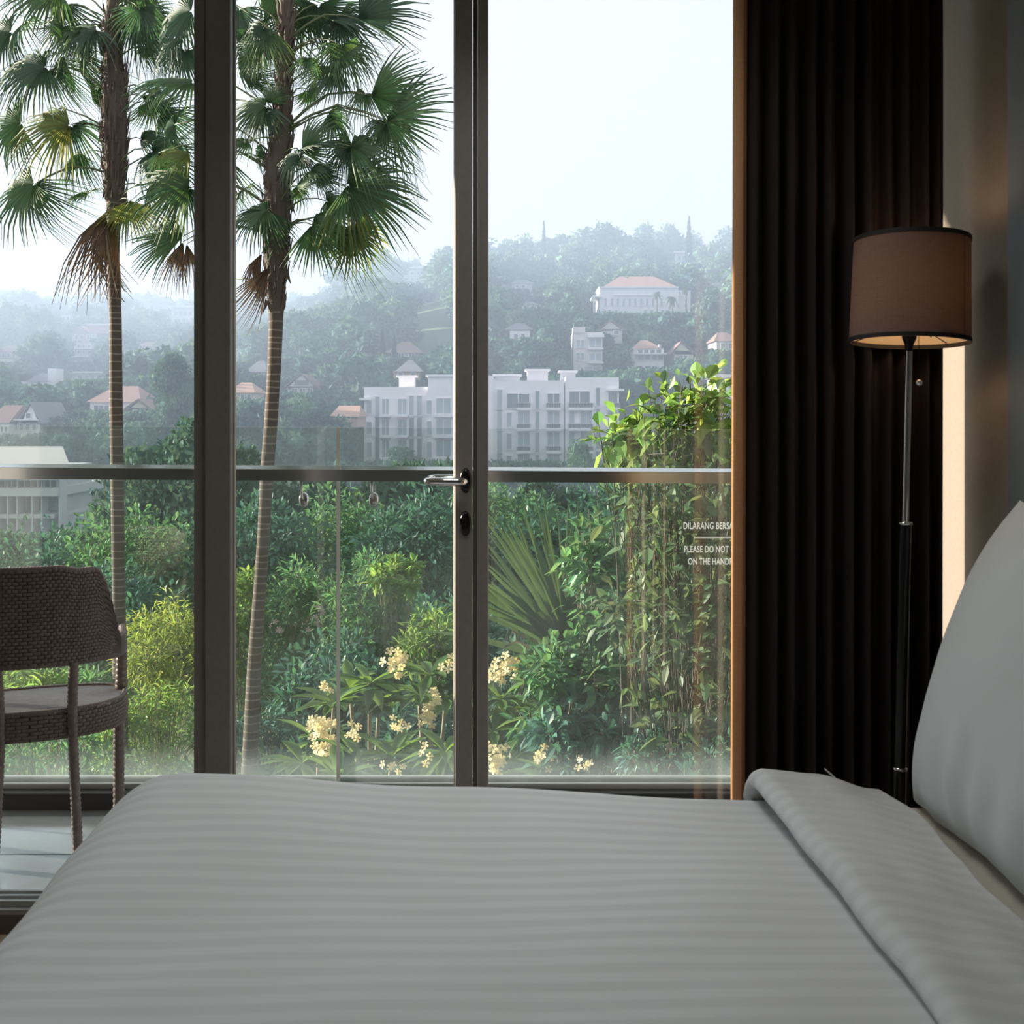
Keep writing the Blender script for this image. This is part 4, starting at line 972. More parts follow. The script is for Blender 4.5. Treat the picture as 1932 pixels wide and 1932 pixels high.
# ------------------------------------------------------------------ trees of the hills
def clear(px, ytop, Z, rpx):
    """highest row a crown may reach at this column so that it does not bury a house behind it"""
    lim = -1e9
    for x0, x1, yt, yb, hz_ in HOUSES:
        if Z < hz_ + 6 and x0 - rpx * 0.75 < px < x1 + rpx * 0.75: lim = max(lim, yb - 0.12 * (yb - yt))
    return lim
fr_ = np.random.default_rng(23)
cand = []
for _ in range(10500):
    px = fr_.uniform(-120, 1460); Z = math.exp(fr_.uniform(math.log(34), math.log(740)))
    if Z < 60 and fr_.random() < 0.25: continue
    x = PX(px, Z); zg = float(ground(np.array(x), np.array(Z)))
    hgt = fr_.uniform(7, 12) if Z < 120 else fr_.uniform(7, 15)
    if Z > 400: hgt *= fr_.uniform(0.9, 1.5)
    if Z < 75: hgt *= 0.72
    rpx = 0.42 * hgt * F / Z
    ytop = HY + (H - zg - hgt) * F / Z
    if 0 < px < 130 and ytop < 1035 and Z < 76: hgt = 0
    lim = clear(px, ytop, Z, rpx)
    if ytop < lim: hgt = (H - zg) - (lim - HY) * Z / F * 1.0
    if hgt < 1.6: continue
    cand.append((Z, px, x, zg, hgt))
cand.sort()
# thin out by spacing
cells = {}; keep = []
for c in cand:
    Z, px, x, zg, hgt = c
    s_ = hgt * (0.42 if Z < 130 else 0.36)
    key = (int(x // s_), int(Z // (s_ * 1.4)))
    if key in cells: continue
    cells[key] = 1; keep.append(c)
score = sorted((i for i in range(len(keep)) if keep[i][0] < 115 or (-30 < keep[i][1] < 1400 and not 372 < keep[i][1] < 432 and not 866 < keep[i][1] < 914)), key=lambda i: -(keep[i][4] / keep[i][0]))
big = set(score[:285])
keep = [c for i, c in enumerate(keep) if i in big or c[0] >= 90]; big = set(i for i, c in enumerate(keep) if c[0] < 90) | set(sorted(range(len(keep)), key=lambda i: -(keep[i][4] / keep[i][0]))[:270])
print('individual trees', len(big))
def where(px, py):
    best = min(range(len(HOUSES)), key=lambda i: math.hypot(px - np.clip(px, HOUSES[i][0], HOUSES[i][1]), py - np.clip(py, HOUSES[i][2], HOUSES[i][3])) + 0.02 * abs(px - (HOUSES[i][0] + HOUSES[i][1]) / 2))
    x0, x1, yt, yb, _z = HOUSES[best]
    side = 'left of' if px < x0 else 'right of' if px > x1 else 'below' if py > yb - 5 else 'beside' if py > yt else 'above'
    return side + ' the ' + HN[best]
COLS = [(-999, 60, 'at the left picture edge'), (60, 130, 'over the chair back'), (130, 208, 'left of the first palm trunk'), (208, 290, 'right of the first palm trunk'), (290, 390, 'at the left mullion'), (390, 470, 'right of the left mullion'),
        (470, 540, 'behind the leaning palm'), (540, 600, 'right of the leaning palm'), (600, 680, 'behind the glass joint'), (680, 770, 'in the middle of the door pane'), (770, 880, 'beside the door stile'), (880, 960, 'right of the door mullion'),
        (960, 1060, 'above the spiky plant'), (1060, 1160, 'left of the fresh tree crown'), (1160, 1280, 'behind the fresh tree crown'), (1280, 9999, 'beside the curtain')]
def column(px): return next(c for a, b, c in COLS if a <= px < b)
FL = ['leafy broadleaf tree among many on the hazy valley slope', 'rounded green tree in the dense valley woodland']
Vs, Qs, Mi, o_ = [], [], [], 0
raw = []
for me, _t in FARTREES[:6]:
    n_ = len(me.vertices); co = np.zeros(n_ * 3, np.float32); me.vertices.foreach_get('co', co)
    ql = np.zeros(len(me.loops), np.int32); me.loops.foreach_get('vertex_index', ql); raw.append((co.reshape(-1, 3), ql.reshape(-1, 4)))
for i, (Z, px, x, zg, hgt) in enumerate(keep):
    wide = hgt / 10 * fr_.uniform(0.85, 1.35); rz = fr_.uniform(0, 6.28)
    con = fr_.random() < 0.10 and Z > 120
    if i in big:
        lib = CONES if con else (NEARTREES if Z < 150 else FARTREES)
        k = int(fr_.integers(len(lib)))
        place_tree(lib[k], 'conifer' if con else 'broadleaf_tree', x, Z, zg, hgt / (12 if con else 10 if lib is FARTREES else 9), wide * 0.9,
                   ('slim dark conifer ' if con else ('tall ' if hgt > 9.5 else 'low ' if hgt < 6 else 'rounded ') + ('deep green', 'mid green', 'olive green')[(1, 2, 0)[k % 3] if lib is NEARTREES else k % 3] + ' tree ') + ('close below the garden ' if Z < 48 else 'in the near woods ' if Z < 66 else 'further down the valley ' if Z < 100 else where(px, HY + (H - zg - hgt * 0.6) * F / Z) + ' ') + column(px), 'tree',
                   'conifers on the slope' if con else 'trees of the valley woodland', rz)
    else:
        co, q = raw[int(fr_.integers(len(raw)))]
        if Z > 300: sel = fr_.random(len(q)) < 0.8; q = q[sel]
        ca, sa = math.cos(rz), math.sin(rz)
        v = np.stack([(co[:, 0] * ca - co[:, 1] * sa) * wide + x, (co[:, 0] * sa + co[:, 1] * ca) * wide + Z, co[:, 2] * hgt / 10 + zg], 1)
        Vs.append(v); Qs.append(q + o_); o_ += len(v); Mi.append(np.full(len(q), int(fr_.integers(3))))
me = np_mesh('hillside_forest', np.concatenate(Vs), [np.concatenate(Qs)])
for m_ in L_FAR: me.materials.append(m_)
me.polygons.foreach_set('material_index', np.concatenate(Mi).astype(np.int32))
tag(link(bpy.data.objects.new('hillside_forest', me)), 'dense hazy forest covering the far hillside', 'forest', kind='stuff')
print('trees', len(keep), 'stuff quads', sum(len(q) for q in Qs))
def named_tree(lib, k, name, label, px, ytop, ybot, Z, wpx, cat='tree', group=None):
    base = P(px, ybot, Z); hh = (ybot - ytop) * Z / F; full = 12 if lib is CONES else 10 if lib is FARTREES else 9
    w0 = {id(CONES): 2.6, id(FARTREES): 8.4, id(NEARTREES): 8.0}[id(lib)]
    return place_tree(lib[k], name, base.x, base.y, base.z, hh / full, wpx * Z / F / w0, label, cat, group, k)
named_tree(CONES, 0, 'cypress_tree', 'leftmost and broadest of the three dark cypresses by the brown-roofed house', 704, 633, 700, 222, 18)
named_tree(CONES, 1, 'cypress_tree', 'tallest of the three dark cypresses, in the middle', 722, 618, 700, 221, 14)
named_tree(CONES, 2, 'cypress_tree', 'slim short cypress, right one of the three by the brown-roofed house', 744, 632, 690, 222, 11)
named_tree(CONES, 0, 'cypress_tree', 'dark cypress right of the small cream hut', 1328, 633, 684, 206, 19)
named_tree(CONES, 1, 'araucaria_tree', 'thin spire-like conifer on the ridge near the door mullion', 1026, 416, 500, 400, 11)
named_tree(CONES, 2, 'araucaria_tree', 'tall dark spire conifer on the ridge near the curtain', 1300, 408, 505, 395, 13)
named_tree(FARTREES, 4, 'round_tree', 'dense rounded dark tree left of the hilltop villa', 1086, 531, 606, 285, 62)
named_tree(FARTREES, 1, 'ridge_tree', 'tallest billowing tree on the ridge above the villa', 1220, 423, 530, 440, 70)
named_tree(FARTREES, 2, 'ridge_tree', 'airy open-crowned tree right of the tallest ridge tree', 1266, 426, 510, 436, 46)
named_tree(FARTREES, 3, 'ridge_tree', 'broad ridge tree left of the tallest one', 1135, 446, 540, 450, 90)
named_tree(FARTREES, 5, 'ridge_tree', 'round-topped ridge tree beside the curtain edge', 1345, 458, 540, 420, 70)
named_tree(FARTREES, 6, 'ridge_tree', 'hunched ridge tree just right of the door mullion', 960, 455, 540, 455, 75)
named_tree(FARTREES, 7, 'ridge_tree', 'broad hazy ridge tree between the spire conifer and the villa', 1075, 450, 540, 452, 80)
named_tree(NEARTREES, 0, 'layered_tree', 'tall layered dark green tree left of the left mullion', 325, 672, 840, 120, 110)
named_tree(NEARTREES, 3, 'dark_bush_tree', 'dark rounded tree in front of the left half of the apartment block', 755, 843, 960, 120, 140)
named_tree(NEARTREES, 1, 'dark_bush_tree', 'dark green tree in front of the right half of the apartment block', 1100, 836, 960, 120, 70)
# slim palms by the villa
M_PG = leafmat('villa_palm_leaf', (0.04, 0.09, 0.045), (0.06, 0.12, 0.04), 0.3, 0.02)
pr_ = np.random.default_rng(3)
for px, yt, yb, wp, lab in ((1239, 544, 604, 18, 'slim palm standing against the villa front'), (1268, 556, 600, 24, 'bushy palm at the right corner of the villa'), (1294, 538, 600, 15, 'tall slim palm right of the villa wing')):
    Z = 262; base = P(px, yb, Z); hh = (yb - yt) * Z / F; t = empty('villa_palm', base); tag(t, lab, 'palm', 'palms by the villa')
    b = MB(); b.tube([(0, 0, -1), (0.05, 0, hh * 0.5), (0, 0, hh * 0.88)], [0.28, 0.2, 0.18], 6); b.build('trunk', M_TRUNK, t)
    R = wp * Z / F / 2; b = MB()
    for q in range(16):
        a = 6.28 * q / 16 + 0.2; e = pr_.uniform(-0.1, 0.9)
        pts = [Vector((0, 0, hh * 0.86)) + Vector((math.cos(a), math.sin(a), 0)) * R * s_ + Vector((0, 0, 1)) * R * (1.6 * e * s_ - 1.5 * s_ * s_) for s_ in (0, 0.33, 0.66, 1)]
        w = Vector((-math.sin(a), math.cos(a), 0)) * R * 0.2
        V = [];
        for i_, p_ in enumerate(pts): V += [p_ - w * (0.3, 1, 0.9, 0.1)[i_] - Vector((0, 0, R * 0.12)), p_, p_ + w * (0.3, 1, 0.9, 0.1)[i_] - Vector((0, 0, R * 0.12))]
        b.add(V, [(i_ * 3 + j_, i_ * 3 + j_ + 1, i_ * 3 + j_ + 4, i_ * 3 + j_ + 3) for i_ in range(3) for j_ in range(2)])
    b.build('crown', M_PG, t)
# ------------------------------------------------------------------ the two fan palms
M_PTRUNK = mat('ringed_palm_trunk', (0.075, 0.058, 0.047), 0.9, 0, 0.35, 14, 0.6, 40, stretch=(1, 1, 3))
M_PRING = mat('palm_leaf_scar', (0.17, 0.145, 0.12), 0.9, 0, 0.3, 20)
M_PBOOT = mat('palm_fibre', (0.085, 0.06, 0.05), 0.95, 0, 0.4, 9, 0.6, 40, stretch=(2, 2, 0.4))
M_PETI = mat('palm_petiole', (0.10, 0.13, 0.06), 0.5, 0, 0.2, 10)
L_PALM = [leafmat('palm_leaf_deep', (0.035, 0.085, 0.05), (0.07, 0.17, 0.05), 0.3, 0.02, 0.35, 0.08),
          leafmat('palm_leaf_mid', (0.05, 0.12, 0.05), (0.12, 0.24, 0.05), 0.3, 0.03, 0.4, 0.08),
          leafmat('palm_leaf_yellow', (0.12, 0.16, 0.045), (0.30, 0.33, 0.06), 0.3, 0.04, 0.45, 0.06)]
L_DEAD = leafmat('dead_palm_leaf', (0.16, 0.115, 0.08), (0.16, 0.10, 0.05), 0.35, 0.02, 0.2, 0.02)
def fan_mesh(r, spread=150, nseg=40, droop=0.28, tipdroop=0.35, split=0.5, cup=0.25):
    V, Fc = [], []
    da = 2 * math.radians(spread) / nseg
    for i in range(nseg):
        a = -math.radians(spread) + (i + 0.5) * da
        L = (0.72 + 0.28 * math.cos(a * 0.62)) * (0.92 + 0.14 * r.random())
        jit = 0.03 * r.normal(); td = tipdroop * (0.4 + 1.2 * r.random())
        sp = split * (0.85 + 0.3 * r.random())
        st_ = [0.03, 0.25, sp, sp + (1 - sp) * 0.5, 1.0]
        o = len(V)
        for k, s_ in enumerate(st_):
            rad = s_ * L; aa = a + jit * max(0, s_ - sp) * 2
            ww = rad * math.tan(da / 2) * 1.02 if s_ <= sp else (sp * L * math.tan(da / 2)) * (1 - (s_ - sp) / (1 - sp)) ** 0.8
            z = -droop * (rad ** 2) - td * max(0, s_ - sp * 0.9) ** 2 * 1.6 + cup * rad * (abs(math.sin(a * 0.5)) ** 2)
            ca, sa = math.cos(aa), math.sin(aa)
            V += [(rad * ca + ww * sa, rad * sa - ww * ca, z - 0.012 - 0.25 * ww), (rad * ca, rad * sa, z + 0.25 * ww), (rad * ca - ww * sa, rad * sa + ww * ca, z - 0.012 - 0.25 * ww)]
        for k in range(4):
            for j in range(2): Fc.append((o + k * 3 + j, o + k * 3 + j + 1, o + k * 3 + j + 4, o + k * 3 + j + 3))
    return V, Fc
pr2 = np.random.default_rng(17)
FANS = {}
for mi in range(3):
    for k, (sp, dr, td, spl) in enumerate(((105, 0.25, 0.55, 0.50), (88, 0.40, 0.8, 0.46), (66, 0.15, 0.4, 0.52), (112, 0.55, 1.3, 0.36))):
        V, Fc = fan_mesh(pr2, sp, (34, 30, 26, 36)[k], dr, td, spl); me = py_mesh('frond', V, Fc); me.materials.append(L_PALM[mi]); FANS[(mi, k)] = me
V, Fc = fan_mesh(pr2, 24, 18, 0.25, 0.5, 0.5); DEADFAN = py_mesh('frond', V, Fc); DEADFAN.materials.append(L_DEAD)
def trunk_at(tr, y):                          # centre of the trunk (pixels) at row y
    ys_ = [t[0] for t in tr]; return np.interp(y, ys_, [t[1] for t in tr]), np.interp(y, ys_, [t[2] for t in tr])
def palm(name, label, Z, tr, fronds, deads, boots):
    base = P(tr[-1][1], tr[-1][0], Z)
    t = empty(name, base); tag(t, label, 'palm')
    b = MB(); rows = np.linspace(tr[0][0], tr[-1][0], 90); V = []
    pts = [];  rad = []
    for y in rows:
        x, w = trunk_at(tr, y); pts.append(P(x, y, Z) - base); rad.append(w * Z / F / 2)
    b.tube(pts, rad, 14); tk = b.build('trunk', M_PTRUNK, t, True)
    rb_ = MB(); y = boots[1]
    while y < tr[-1][0] - 8:
        x, w = trunk_at(tr, y); c = P(x, y, Z) - base; r_ = w * Z / F / 2
        tl = random.uniform(-0.06, 0.06); Vv = []
        for rr, dz in ((r_ * 0.995, -0.010), (r_ * 1.035, -0.003), (r_ * 1.035, 0.003), (r_ * 0.995, 0.010)):
            Vv += [(c.x + rr * math.cos(q), c.y + rr * math.sin(q), c.z + dz + tl * rr * math.cos(q)) for q in np.linspace(0, 6.2832, 15)[:-1]]
        rb_.add(Vv, [(i * 14 + k, i * 14 + (k + 1) % 14, (i + 1) * 14 + (k + 1) % 14, (i + 1) * 14 + k) for i in range(3) for k in range(14)])
        y += random.uniform(9, 19)
    rb_.build('leaf_scars', M_PRING, tk, True)['kind'] = 'stuff'
    bb = MB(); r3 = np.random.default_rng(int(Z * 10))   # old leaf bases and fibres on the upper trunk
    for y in np.linspace(boots[0], boots[1], 260):
        x, w = trunk_at(tr, y); c = P(x, y, Z) - base; a = r3.uniform(0, 6.28); r_ = w * Z / F / 2
        d = Vector((math.cos(a), math.sin(a), 0)); L = r3.uniform(0.08, 0.24)
        p0 = c + d * r_ * 0.9; side = Vector((-d.y, d.x, 0)) * r3.uniform(0.012, 0.032)
        p1 = p0 + d * L * 0.30 + Vector((0, 0, L)) * r3.choice([1, 1, 1, -0.8])
        bb.add([p0 - side - Vector((0, 0, 0.05)), p0 + side - Vector((0, 0, 0.05)), p1 + side * 0.3, p1 - side * 0.3, p0 + d * 0.03], [(0, 1, 4), (1, 2, 4), (2, 3, 4), (3, 0, 4), (0, 3, 2, 1)])
    bb.build('leaf_bases', M_PBOOT, tk)['kind'] = 'stuff'
    def add_frond(hx, hy, ang, rpx, mi, k, depth, ty, roll, me=None, tilt=None):
        hub = P(hx, hy, Z + 0.7 * depth); tx, _w = trunk_at(tr, ty); p0 = P(tx, ty, Z)
        a = math.radians(ang); d = Vector((math.cos(a), (0.25 if depth > 0 else -0.35) + 0.25 * pr2.normal(), math.sin(a))).normalized()
        nrm = Vector((0.15 * pr2.normal(), -1.0, 0.75 + 0.3 * pr2.normal())) if tilt is None else tilt
        nrm = (nrm - d * nrm.dot(d)).normalized()
        nrm = Matrix.Rotation(math.radians(roll), 3, d) @ nrm
        y_ = nrm.cross(d)
        R = rpx * Z / F
        M = Matrix(((d.x, y_.x, nrm.x, hub.x - base.x), (d.y, y_.y, nrm.y, hub.y - base.y), (d.z, y_.z, nrm.z, hub.z - base.z), (0, 0, 0, 1))) @ Matrix.Scale(R, 4)
        me_ = me or FANS[(mi, k)]
        o = bpy.data.objects.new('frond', me_); o.matrix_local = M; link(o, t)
        mid = p0.lerp(hub, 0.55) + Vector((0, 0, 0.18 * (hub - p0).length))
        Mi = M.inverted()
        q = [Mi @ (v - base) for v in (p0, p0.lerp(mid, 0.55) + Vector((0, 0, 0.03)), mid, mid.lerp(hub, 0.6) + Vector((0, 0, 0.02)), hub)]
        pb_ = MB(); pb_.tube(q, [0.014 / R, 0.010 / R, 0.008 / R, 0.0065 / R, 0.005 / R], 6); pb_.build('petiole', M_PETI, o, True)
        return o
    for fr0 in fronds: add_frond(fr0[0], fr0[1], fr0[2], fr0[3] * 1.12, *fr0[4:])
    re_ = np.random.default_rng(int(Z * 100))
    for q in range(20):                       # shorter fronds filling the crown round the trunk
        ty = re_.uniform(-40, boots[1] * 0.95); tx = trunk_at(tr, ty)[0]; sd = 1 if q % 2 else -1; ln = re_.uniform(25, 105); an = re_.uniform(-75, 25)
        add_frond(tx + sd * ln, ty - re_.uniform(-20, 40), an if sd > 0 else 180 - an, re_.uniform(50, 85), int(re_.random() < 0.6), int(re_.integers(4)), re_.uniform(-0.6, 0.9), ty + 20, re_.uniform(-25, 25))
    for (hx, hy, ang, rpx, dep, ty, roll) in deads:
        o = add_frond(hx, hy, ang, rpx, 0, 0, dep, ty, roll, DEADFAN, Vector((0.3, -1, 0.0))); o['label'] = 'withered brown hanging frond'
    return t
def rf(n_, x0, x1, y0, y1, tr, Z, r):         # crown above the picture's top edge
    out = []
    for i in range(n_):
        side = 1 if i % 2 else -1; x = r.uniform(x0, x1)
        tx = trunk_at(tr, 0)[0]
        out.append((x, r.uniform(y0, y1), 0 if x > tx else 180, r.uniform(80, 110), int(r.integers(2)), int(r.integers(4)), r.uniform(-1.0, 1.0), r.uniform(y0, y0 + 60), r.uniform(-30, 30)))
    return out
# hub x, hub y, direction (deg, image plane), radius px, colour, shape, depth offset, trunk row of petiole, roll
trA = [(-420, 214, 26), (-60, 216, 28), (0, 217, 28), (60, 209, 30), (150, 217, 40), (250, 216, 46), (330, 216, 40), (380, 217, 32), (430, 214, 25), (480, 213, 23), (600, 218, 22), (750, 219, 24), (900, 221, 24), (1100, 224, 24), (1300, 226, 26), (1560, 230, 30)]
frA = [(52, 40, 195, 80, 0, 1, 0.2, 190, 20), (182, 57, 205, 88, 0, 0, -0.3, 120, 0), (178, 48, 150, 70, 0, 2, 0.3, 110, 10), (86, 126, 195, 98, 0, 0, -0.4, 190, 0), (100, 128, 330, 70, 0, 3, 0.0, 190, 20),
       (60, 120, 170, 80, 1, 3, 0.7, 150, 0), (132, 236, 185, 104, 2, 1, -0.4, 260, 0), (136, 238, 300, 72, 0, 3, -0.3, 260, 0), (40, 232, 200, 90, 1, 0, 0.4, 250, 10), (156, 290, 215, 74, 1, 1, 0.3, 310, 0),
       (64, 348, 218, 98, 1, 0, -0.5, 330, 0), (62, 352, 275, 78, 0, 3, -0.4, 330, 0), (242, 378, 285, 80, 2, 2, -0.4, 395, 0), (120, 10, 250, 80, 0, 3, 0.2, 60, 0), (110, -20, 190, 100, 1, 0, 0.0, 40, 0),
       (256, 35, 320, 80, 0, 1, -0.3, 90, 0), (250, 30, 20, 95, 0, 0, 0.5, 80, 0), (190, 176, 200, 40, 0, 3, 0.5, 230, 0), (265, 262, 20, 60, 0, 1, 0.6, 300, 0), (20, 60, 200, 90, 0, 0, 0.8, 160, 0),
       (285, 285, 340, 92, 0, 3, -0.5, 320, 0), (300, 215, 10, 80, 0, 3, 0.5, 260, 10)]
deA = [(200, 402, 262, 165, -0.35, 385, 20), (212, 410, 270, 150, -0.45, 390, -30), (196, 420, 266, 130, 0.1, 400, 60)]
palm('fan_palm', 'left fan palm with a straight ringed trunk and a brown hanging skirt', 12.6, trA, frA + rf(12, 60, 370, -330, -60, trA, 12.6, pr2), deA, (20, 385))
trB = [(-420, 556, 22), (-60, 544, 24), (0, 541, 24), (100, 537, 26), (200, 533, 32), (300, 526, 44), (400, 522, 50), (470, 522, 46), (540, 520, 36), (600, 521, 27), (700, 517, 25), (800, 511, 25), (900, 503, 25), (1000, 498, 23), (1100, 491, 23), (1250, 480, 26), (1460, 470, 30), (1640, 463, 34)]
frB = [(502, 200, 175, 66, 1, 1, -0.4, 260, 0), (500, 202, 225, 70, 0, 0, -0.3, 260, 0), (505, 195, 60, 45, 1, 2, -0.3, 260, 0), (640, 130, 225, 78, 0, 2, -0.2, 170, 0), (676, 36, 30, 112, 0, 2, -0.4, 80, 0), (640, 30, 310, 95, 0, 3, 0.2, 90, 0),
       (645, 85, 285, 80, 1, 3, -0.5, 110, 0), (640, 95, 340, 66, 1, 1, -0.4, 110, 0), (700, 180, 12, 104, 1, 2, -0.3, 250, 20), (690, 176, 230, 60, 1, 3, -0.2, 250, 0), (728, 226, 8, 118, 1, 2, -0.5, 250, 15), (722, 226, 265, 50, 0, 1, -0.3, 250, 0), (728, 235, 320, 84, 1, 3, -0.4, 255, 0),
       (570, 288, 42, 80, 1, 2, -0.4, 330, 0), (566, 292, 230, 66, 0, 1, -0.4, 330, 0), (662, 276, 10, 104, 1, 1, -0.5, 330, 0), (655, 280, 300, 66, 0, 3, -0.4, 330, 0), (664, 272, 200, 60, 1, 1, -0.3, 330, 0), (655, 350, 345, 132, 1, 0, -0.6, 400, 0), (652, 352, 320, 115, 2, 2, -0.5, 400, 0),
       (504, 396, 195, 74, 1, 0, -0.5, 430, 0), (500, 398, 255, 70, 0, 1, -0.5, 430, 0), (588, 424, 300, 88, 1, 2, -0.5, 460, 0), (590, 418, 20, 64, 1, 1, -0.4, 450, 0), (660, 432, 310, 86, 2, 1, -0.3, 440, 0), (650, 430, 265, 76, 1, 3, -0.2, 440, 0),
       (452, 18, 250, 88, 0, 0, 0.4, 60, 0), (470, 55, 300, 70, 0, 3, 0.2, 90, 0), (560, 20, 300, 90, 1, 3, 0.3, 40, 0), (600, 10, 270, 110, 0, 3, 0.1, 60, 0), (520, -10, 250, 110, 1, 3, 0.2, 50, 0),
       (362, 158, 178, 104, 1, 0, -0.2, 230, 0), (345, 70, 195, 84, 0, 1, 0.5, 120, 0), (350, 95, 260, 70, 0, 0, 0.4, 120, 0), (330, 235, 185, 84, 0, 3, 0.2, 300, 0), (300, 288, 300, 66, 0, 1, 0.1, 330, 0), (358, 290, 200, 60, 2, 2, -0.3, 330, 0),
       (358, 350, 176, 110, 1, 1, -0.2, 400, 0), (352, 356, 240, 88, 0, 3, -0.1, 400, 0), (345, 446, 178, 98, 1, 2, -0.2, 440, 0), (360, 20, 200, 115, 0, 0, 0.6, 80, 0), (410, 190, 300, 80, 0, 3, 0.5, 260, 0), (430, 300, 210, 80, 1, 3, 0.5, 330, 0), (470, 140, 265, 70, 0, 3, 0.3, 200, 0)]
deB = [(494, 478, 238, 95, -0.35, 462, 30), (505, 505, 258, 120, -0.4, 470, -20), (345, 456, 255, 95, -0.25, 450, 10), (352, 460, 285, 80, -0.3, 450, -20)]
palm('fan_palm', 'right fan palm with a leaning ringed trunk and a torn dark dead frond', 11.0, trB, frB + rf(12, 380, 740, -330, -60, trB, 11, pr2), deB, (20, 590))

# ------------------------------------------------------------------ garden plants below the balcony
L_G = [leafmat('garden_leaf_fresh', (0.14, 0.26, 0.07), (0.30, 0.46, 0.09), 0.4, 0.03, 0.45, 0.05),
       leafmat('garden_leaf_mid', (0.085, 0.21, 0.105), (0.18, 0.36, 0.12), 0.4, 0.03, 0.4, 0.06),
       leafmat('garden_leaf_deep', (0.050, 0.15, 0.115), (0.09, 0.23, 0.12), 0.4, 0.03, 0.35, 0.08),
       leafmat('garden_leaf_lime', (0.22, 0.30, 0.07), (0.42, 0.50, 0.09), 0.35, 0.03, 0.45, 0.05)]
L_G.append(leafmat('garden_leaf_reflection', (0.085, 0.145, 0.075), (0.16, 0.23, 0.08), 0.4, 0.04, 0.4, 0.06))  # duller leaf tone puts the balustrade glass reflection into the colour
M_TWIG = mat('pale_twig', (0.24, 0.21, 0.15), 0.85, 0, 0.3, 15)
M_TWIGD = mat('dark_twig', (0.07, 0.06, 0.045), 0.85, 0, 0.3, 15)
def shrub(name, label, px, py, Z, rx, rz, n, size, m, seed, aspect=0.35, clumps=26, droop=0.15, updir=0.3, depth=None, base_y=None, cat='shrub', group=None, twig=None, flowers=None, reach=0.42):
    r = np.random.default_rng(seed); c = P(px, py, Z); zg = float(ground(np.array(c.x), np.array(Z)))
    t = empty(name, (c.x, Z, zg)); tag(t, label, cat, group)
    depth = depth or rx * 0.8
    dd = rand_dirs(clumps, r, 0.2); K = dd * np.array([rx, depth, rz]) * (0.35 + 0.62 * r.random((clumps, 1)) ** 0.6)
    K[:, 2] += c.z - zg
    w = r.integers(0, clumps, n); cl = r.uniform(0.6, 1.3, clumps)
    rel_ = rand_dirs(n, r) * (r.random((n, 1)) ** 0.5) * (reach * min(rx, rz) * cl[w])[:, None]
    C = K[w] + rel_
    outd = rel_ / (np.linalg.norm(rel_, axis=1, keepdims=True) + 1e-6)
    d = outd * 0.8 + rand_dirs(n, r, updir) * 0.7; d /= np.linalg.norm(d, axis=1, keepdims=True)
    V, Q = leaf6(C, size * (0.6 + 0.7 * r.random(n)), r, d, aspect, droop)
    ob('foliage', np_mesh('foliage', V, Q), m, t)['kind'] = 'stuff'
    b = MB()
    for k in range(clumps):
        p1 = Vector(K[k]); p0 = Vector((K[k][0] * 0.15, K[k][1] * 0.15, -0.1)); mid = p0.lerp(p1, 0.55) + Vector((0, 0, 0.1 * rz)) - Vector((K[k][0] * 0.2, 0, 0))
        b.tube([p0, mid, p1], [0.009, 0.006, 0.003], 5)
        for q in range(4):
            e = p1 + Vector(rand_dirs(1, r, 0.3)[0]) * reach * min(rx, rz) * cl[k]; b.tube([p1.lerp(mid, 0.15 * q), e], [0.004, 0.002], 4)
    b.build('stems', twig or M_TWIG, t)['kind'] = 'stuff'
    if flowers:
        for (fx, fy, cnt, sz, fm) in flowers: flower_cluster(t, P(fx, fy, Z - depth * 0.85) - Vector(t.location), cnt, sz, fm, r)
    return t
M_PETAL = leafmat('frangipani_petal', (0.80, 0.72, 0.45), (0.80, 0.66, 0.30), 0.12, 0.02, 0.4, 0.03)
M_PETALP = leafmat('pale_pink_petal', (0.72, 0.58, 0.58), (0.7, 0.5, 0.5), 0.15, 0.03, 0.4, 0.03)
def flower_mesh(m, nm):
    b = MB()
    for k in range(5):
        a = 2 * math.pi * k / 5; d = Vector((math.cos(a), math.sin(a), 0)); s_ = Vector((-d.y, d.x, 0)); z = Vector((0, 0, 1))
        b.add([z * -0.15, d * 0.55 + s_ * 0.34 + z * 0.10, d * 1.0 + s_ * 0.12 + z * 0.02, d * 0.85 - s_ * 0.3 + z * 0.12, d * 0.35 - s_ * 0.14], [(0, 1, 4), (1, 2, 3, 4)])
    b.tube([(0, 0, -0.15), (0, 0, -0.9)], [0.1, 0.05], 5)
    me = py_mesh(nm, b.V, b.F, True); me.materials.append(m); return me
FLW = {'c': flower_mesh(M_PETAL, 'flower'), 'p': flower_mesh(M_PETALP, 'flower')}
def flower_cluster(parent, c, cnt, sz, kind, r):
    for _ in range(cnt):
        o = bpy.data.objects.new('flower', FLW[kind]); dv = Vector(rand_dirs(1, r)[0]) * sz * 1.5 * r.random() ** 0.5
        o.location = c + dv; q = Vector((dv.x * 6 + 0.4 * r.normal(), -0.7, 0.7 + 0.4 * r.normal())).normalized().to_track_quat('Z', 'Y'); o.rotation_mode = 'QUATERNION'; o.rotation_quaternion = q
        o.scale = (sz * 0.55,) * 3; link(o, parent)
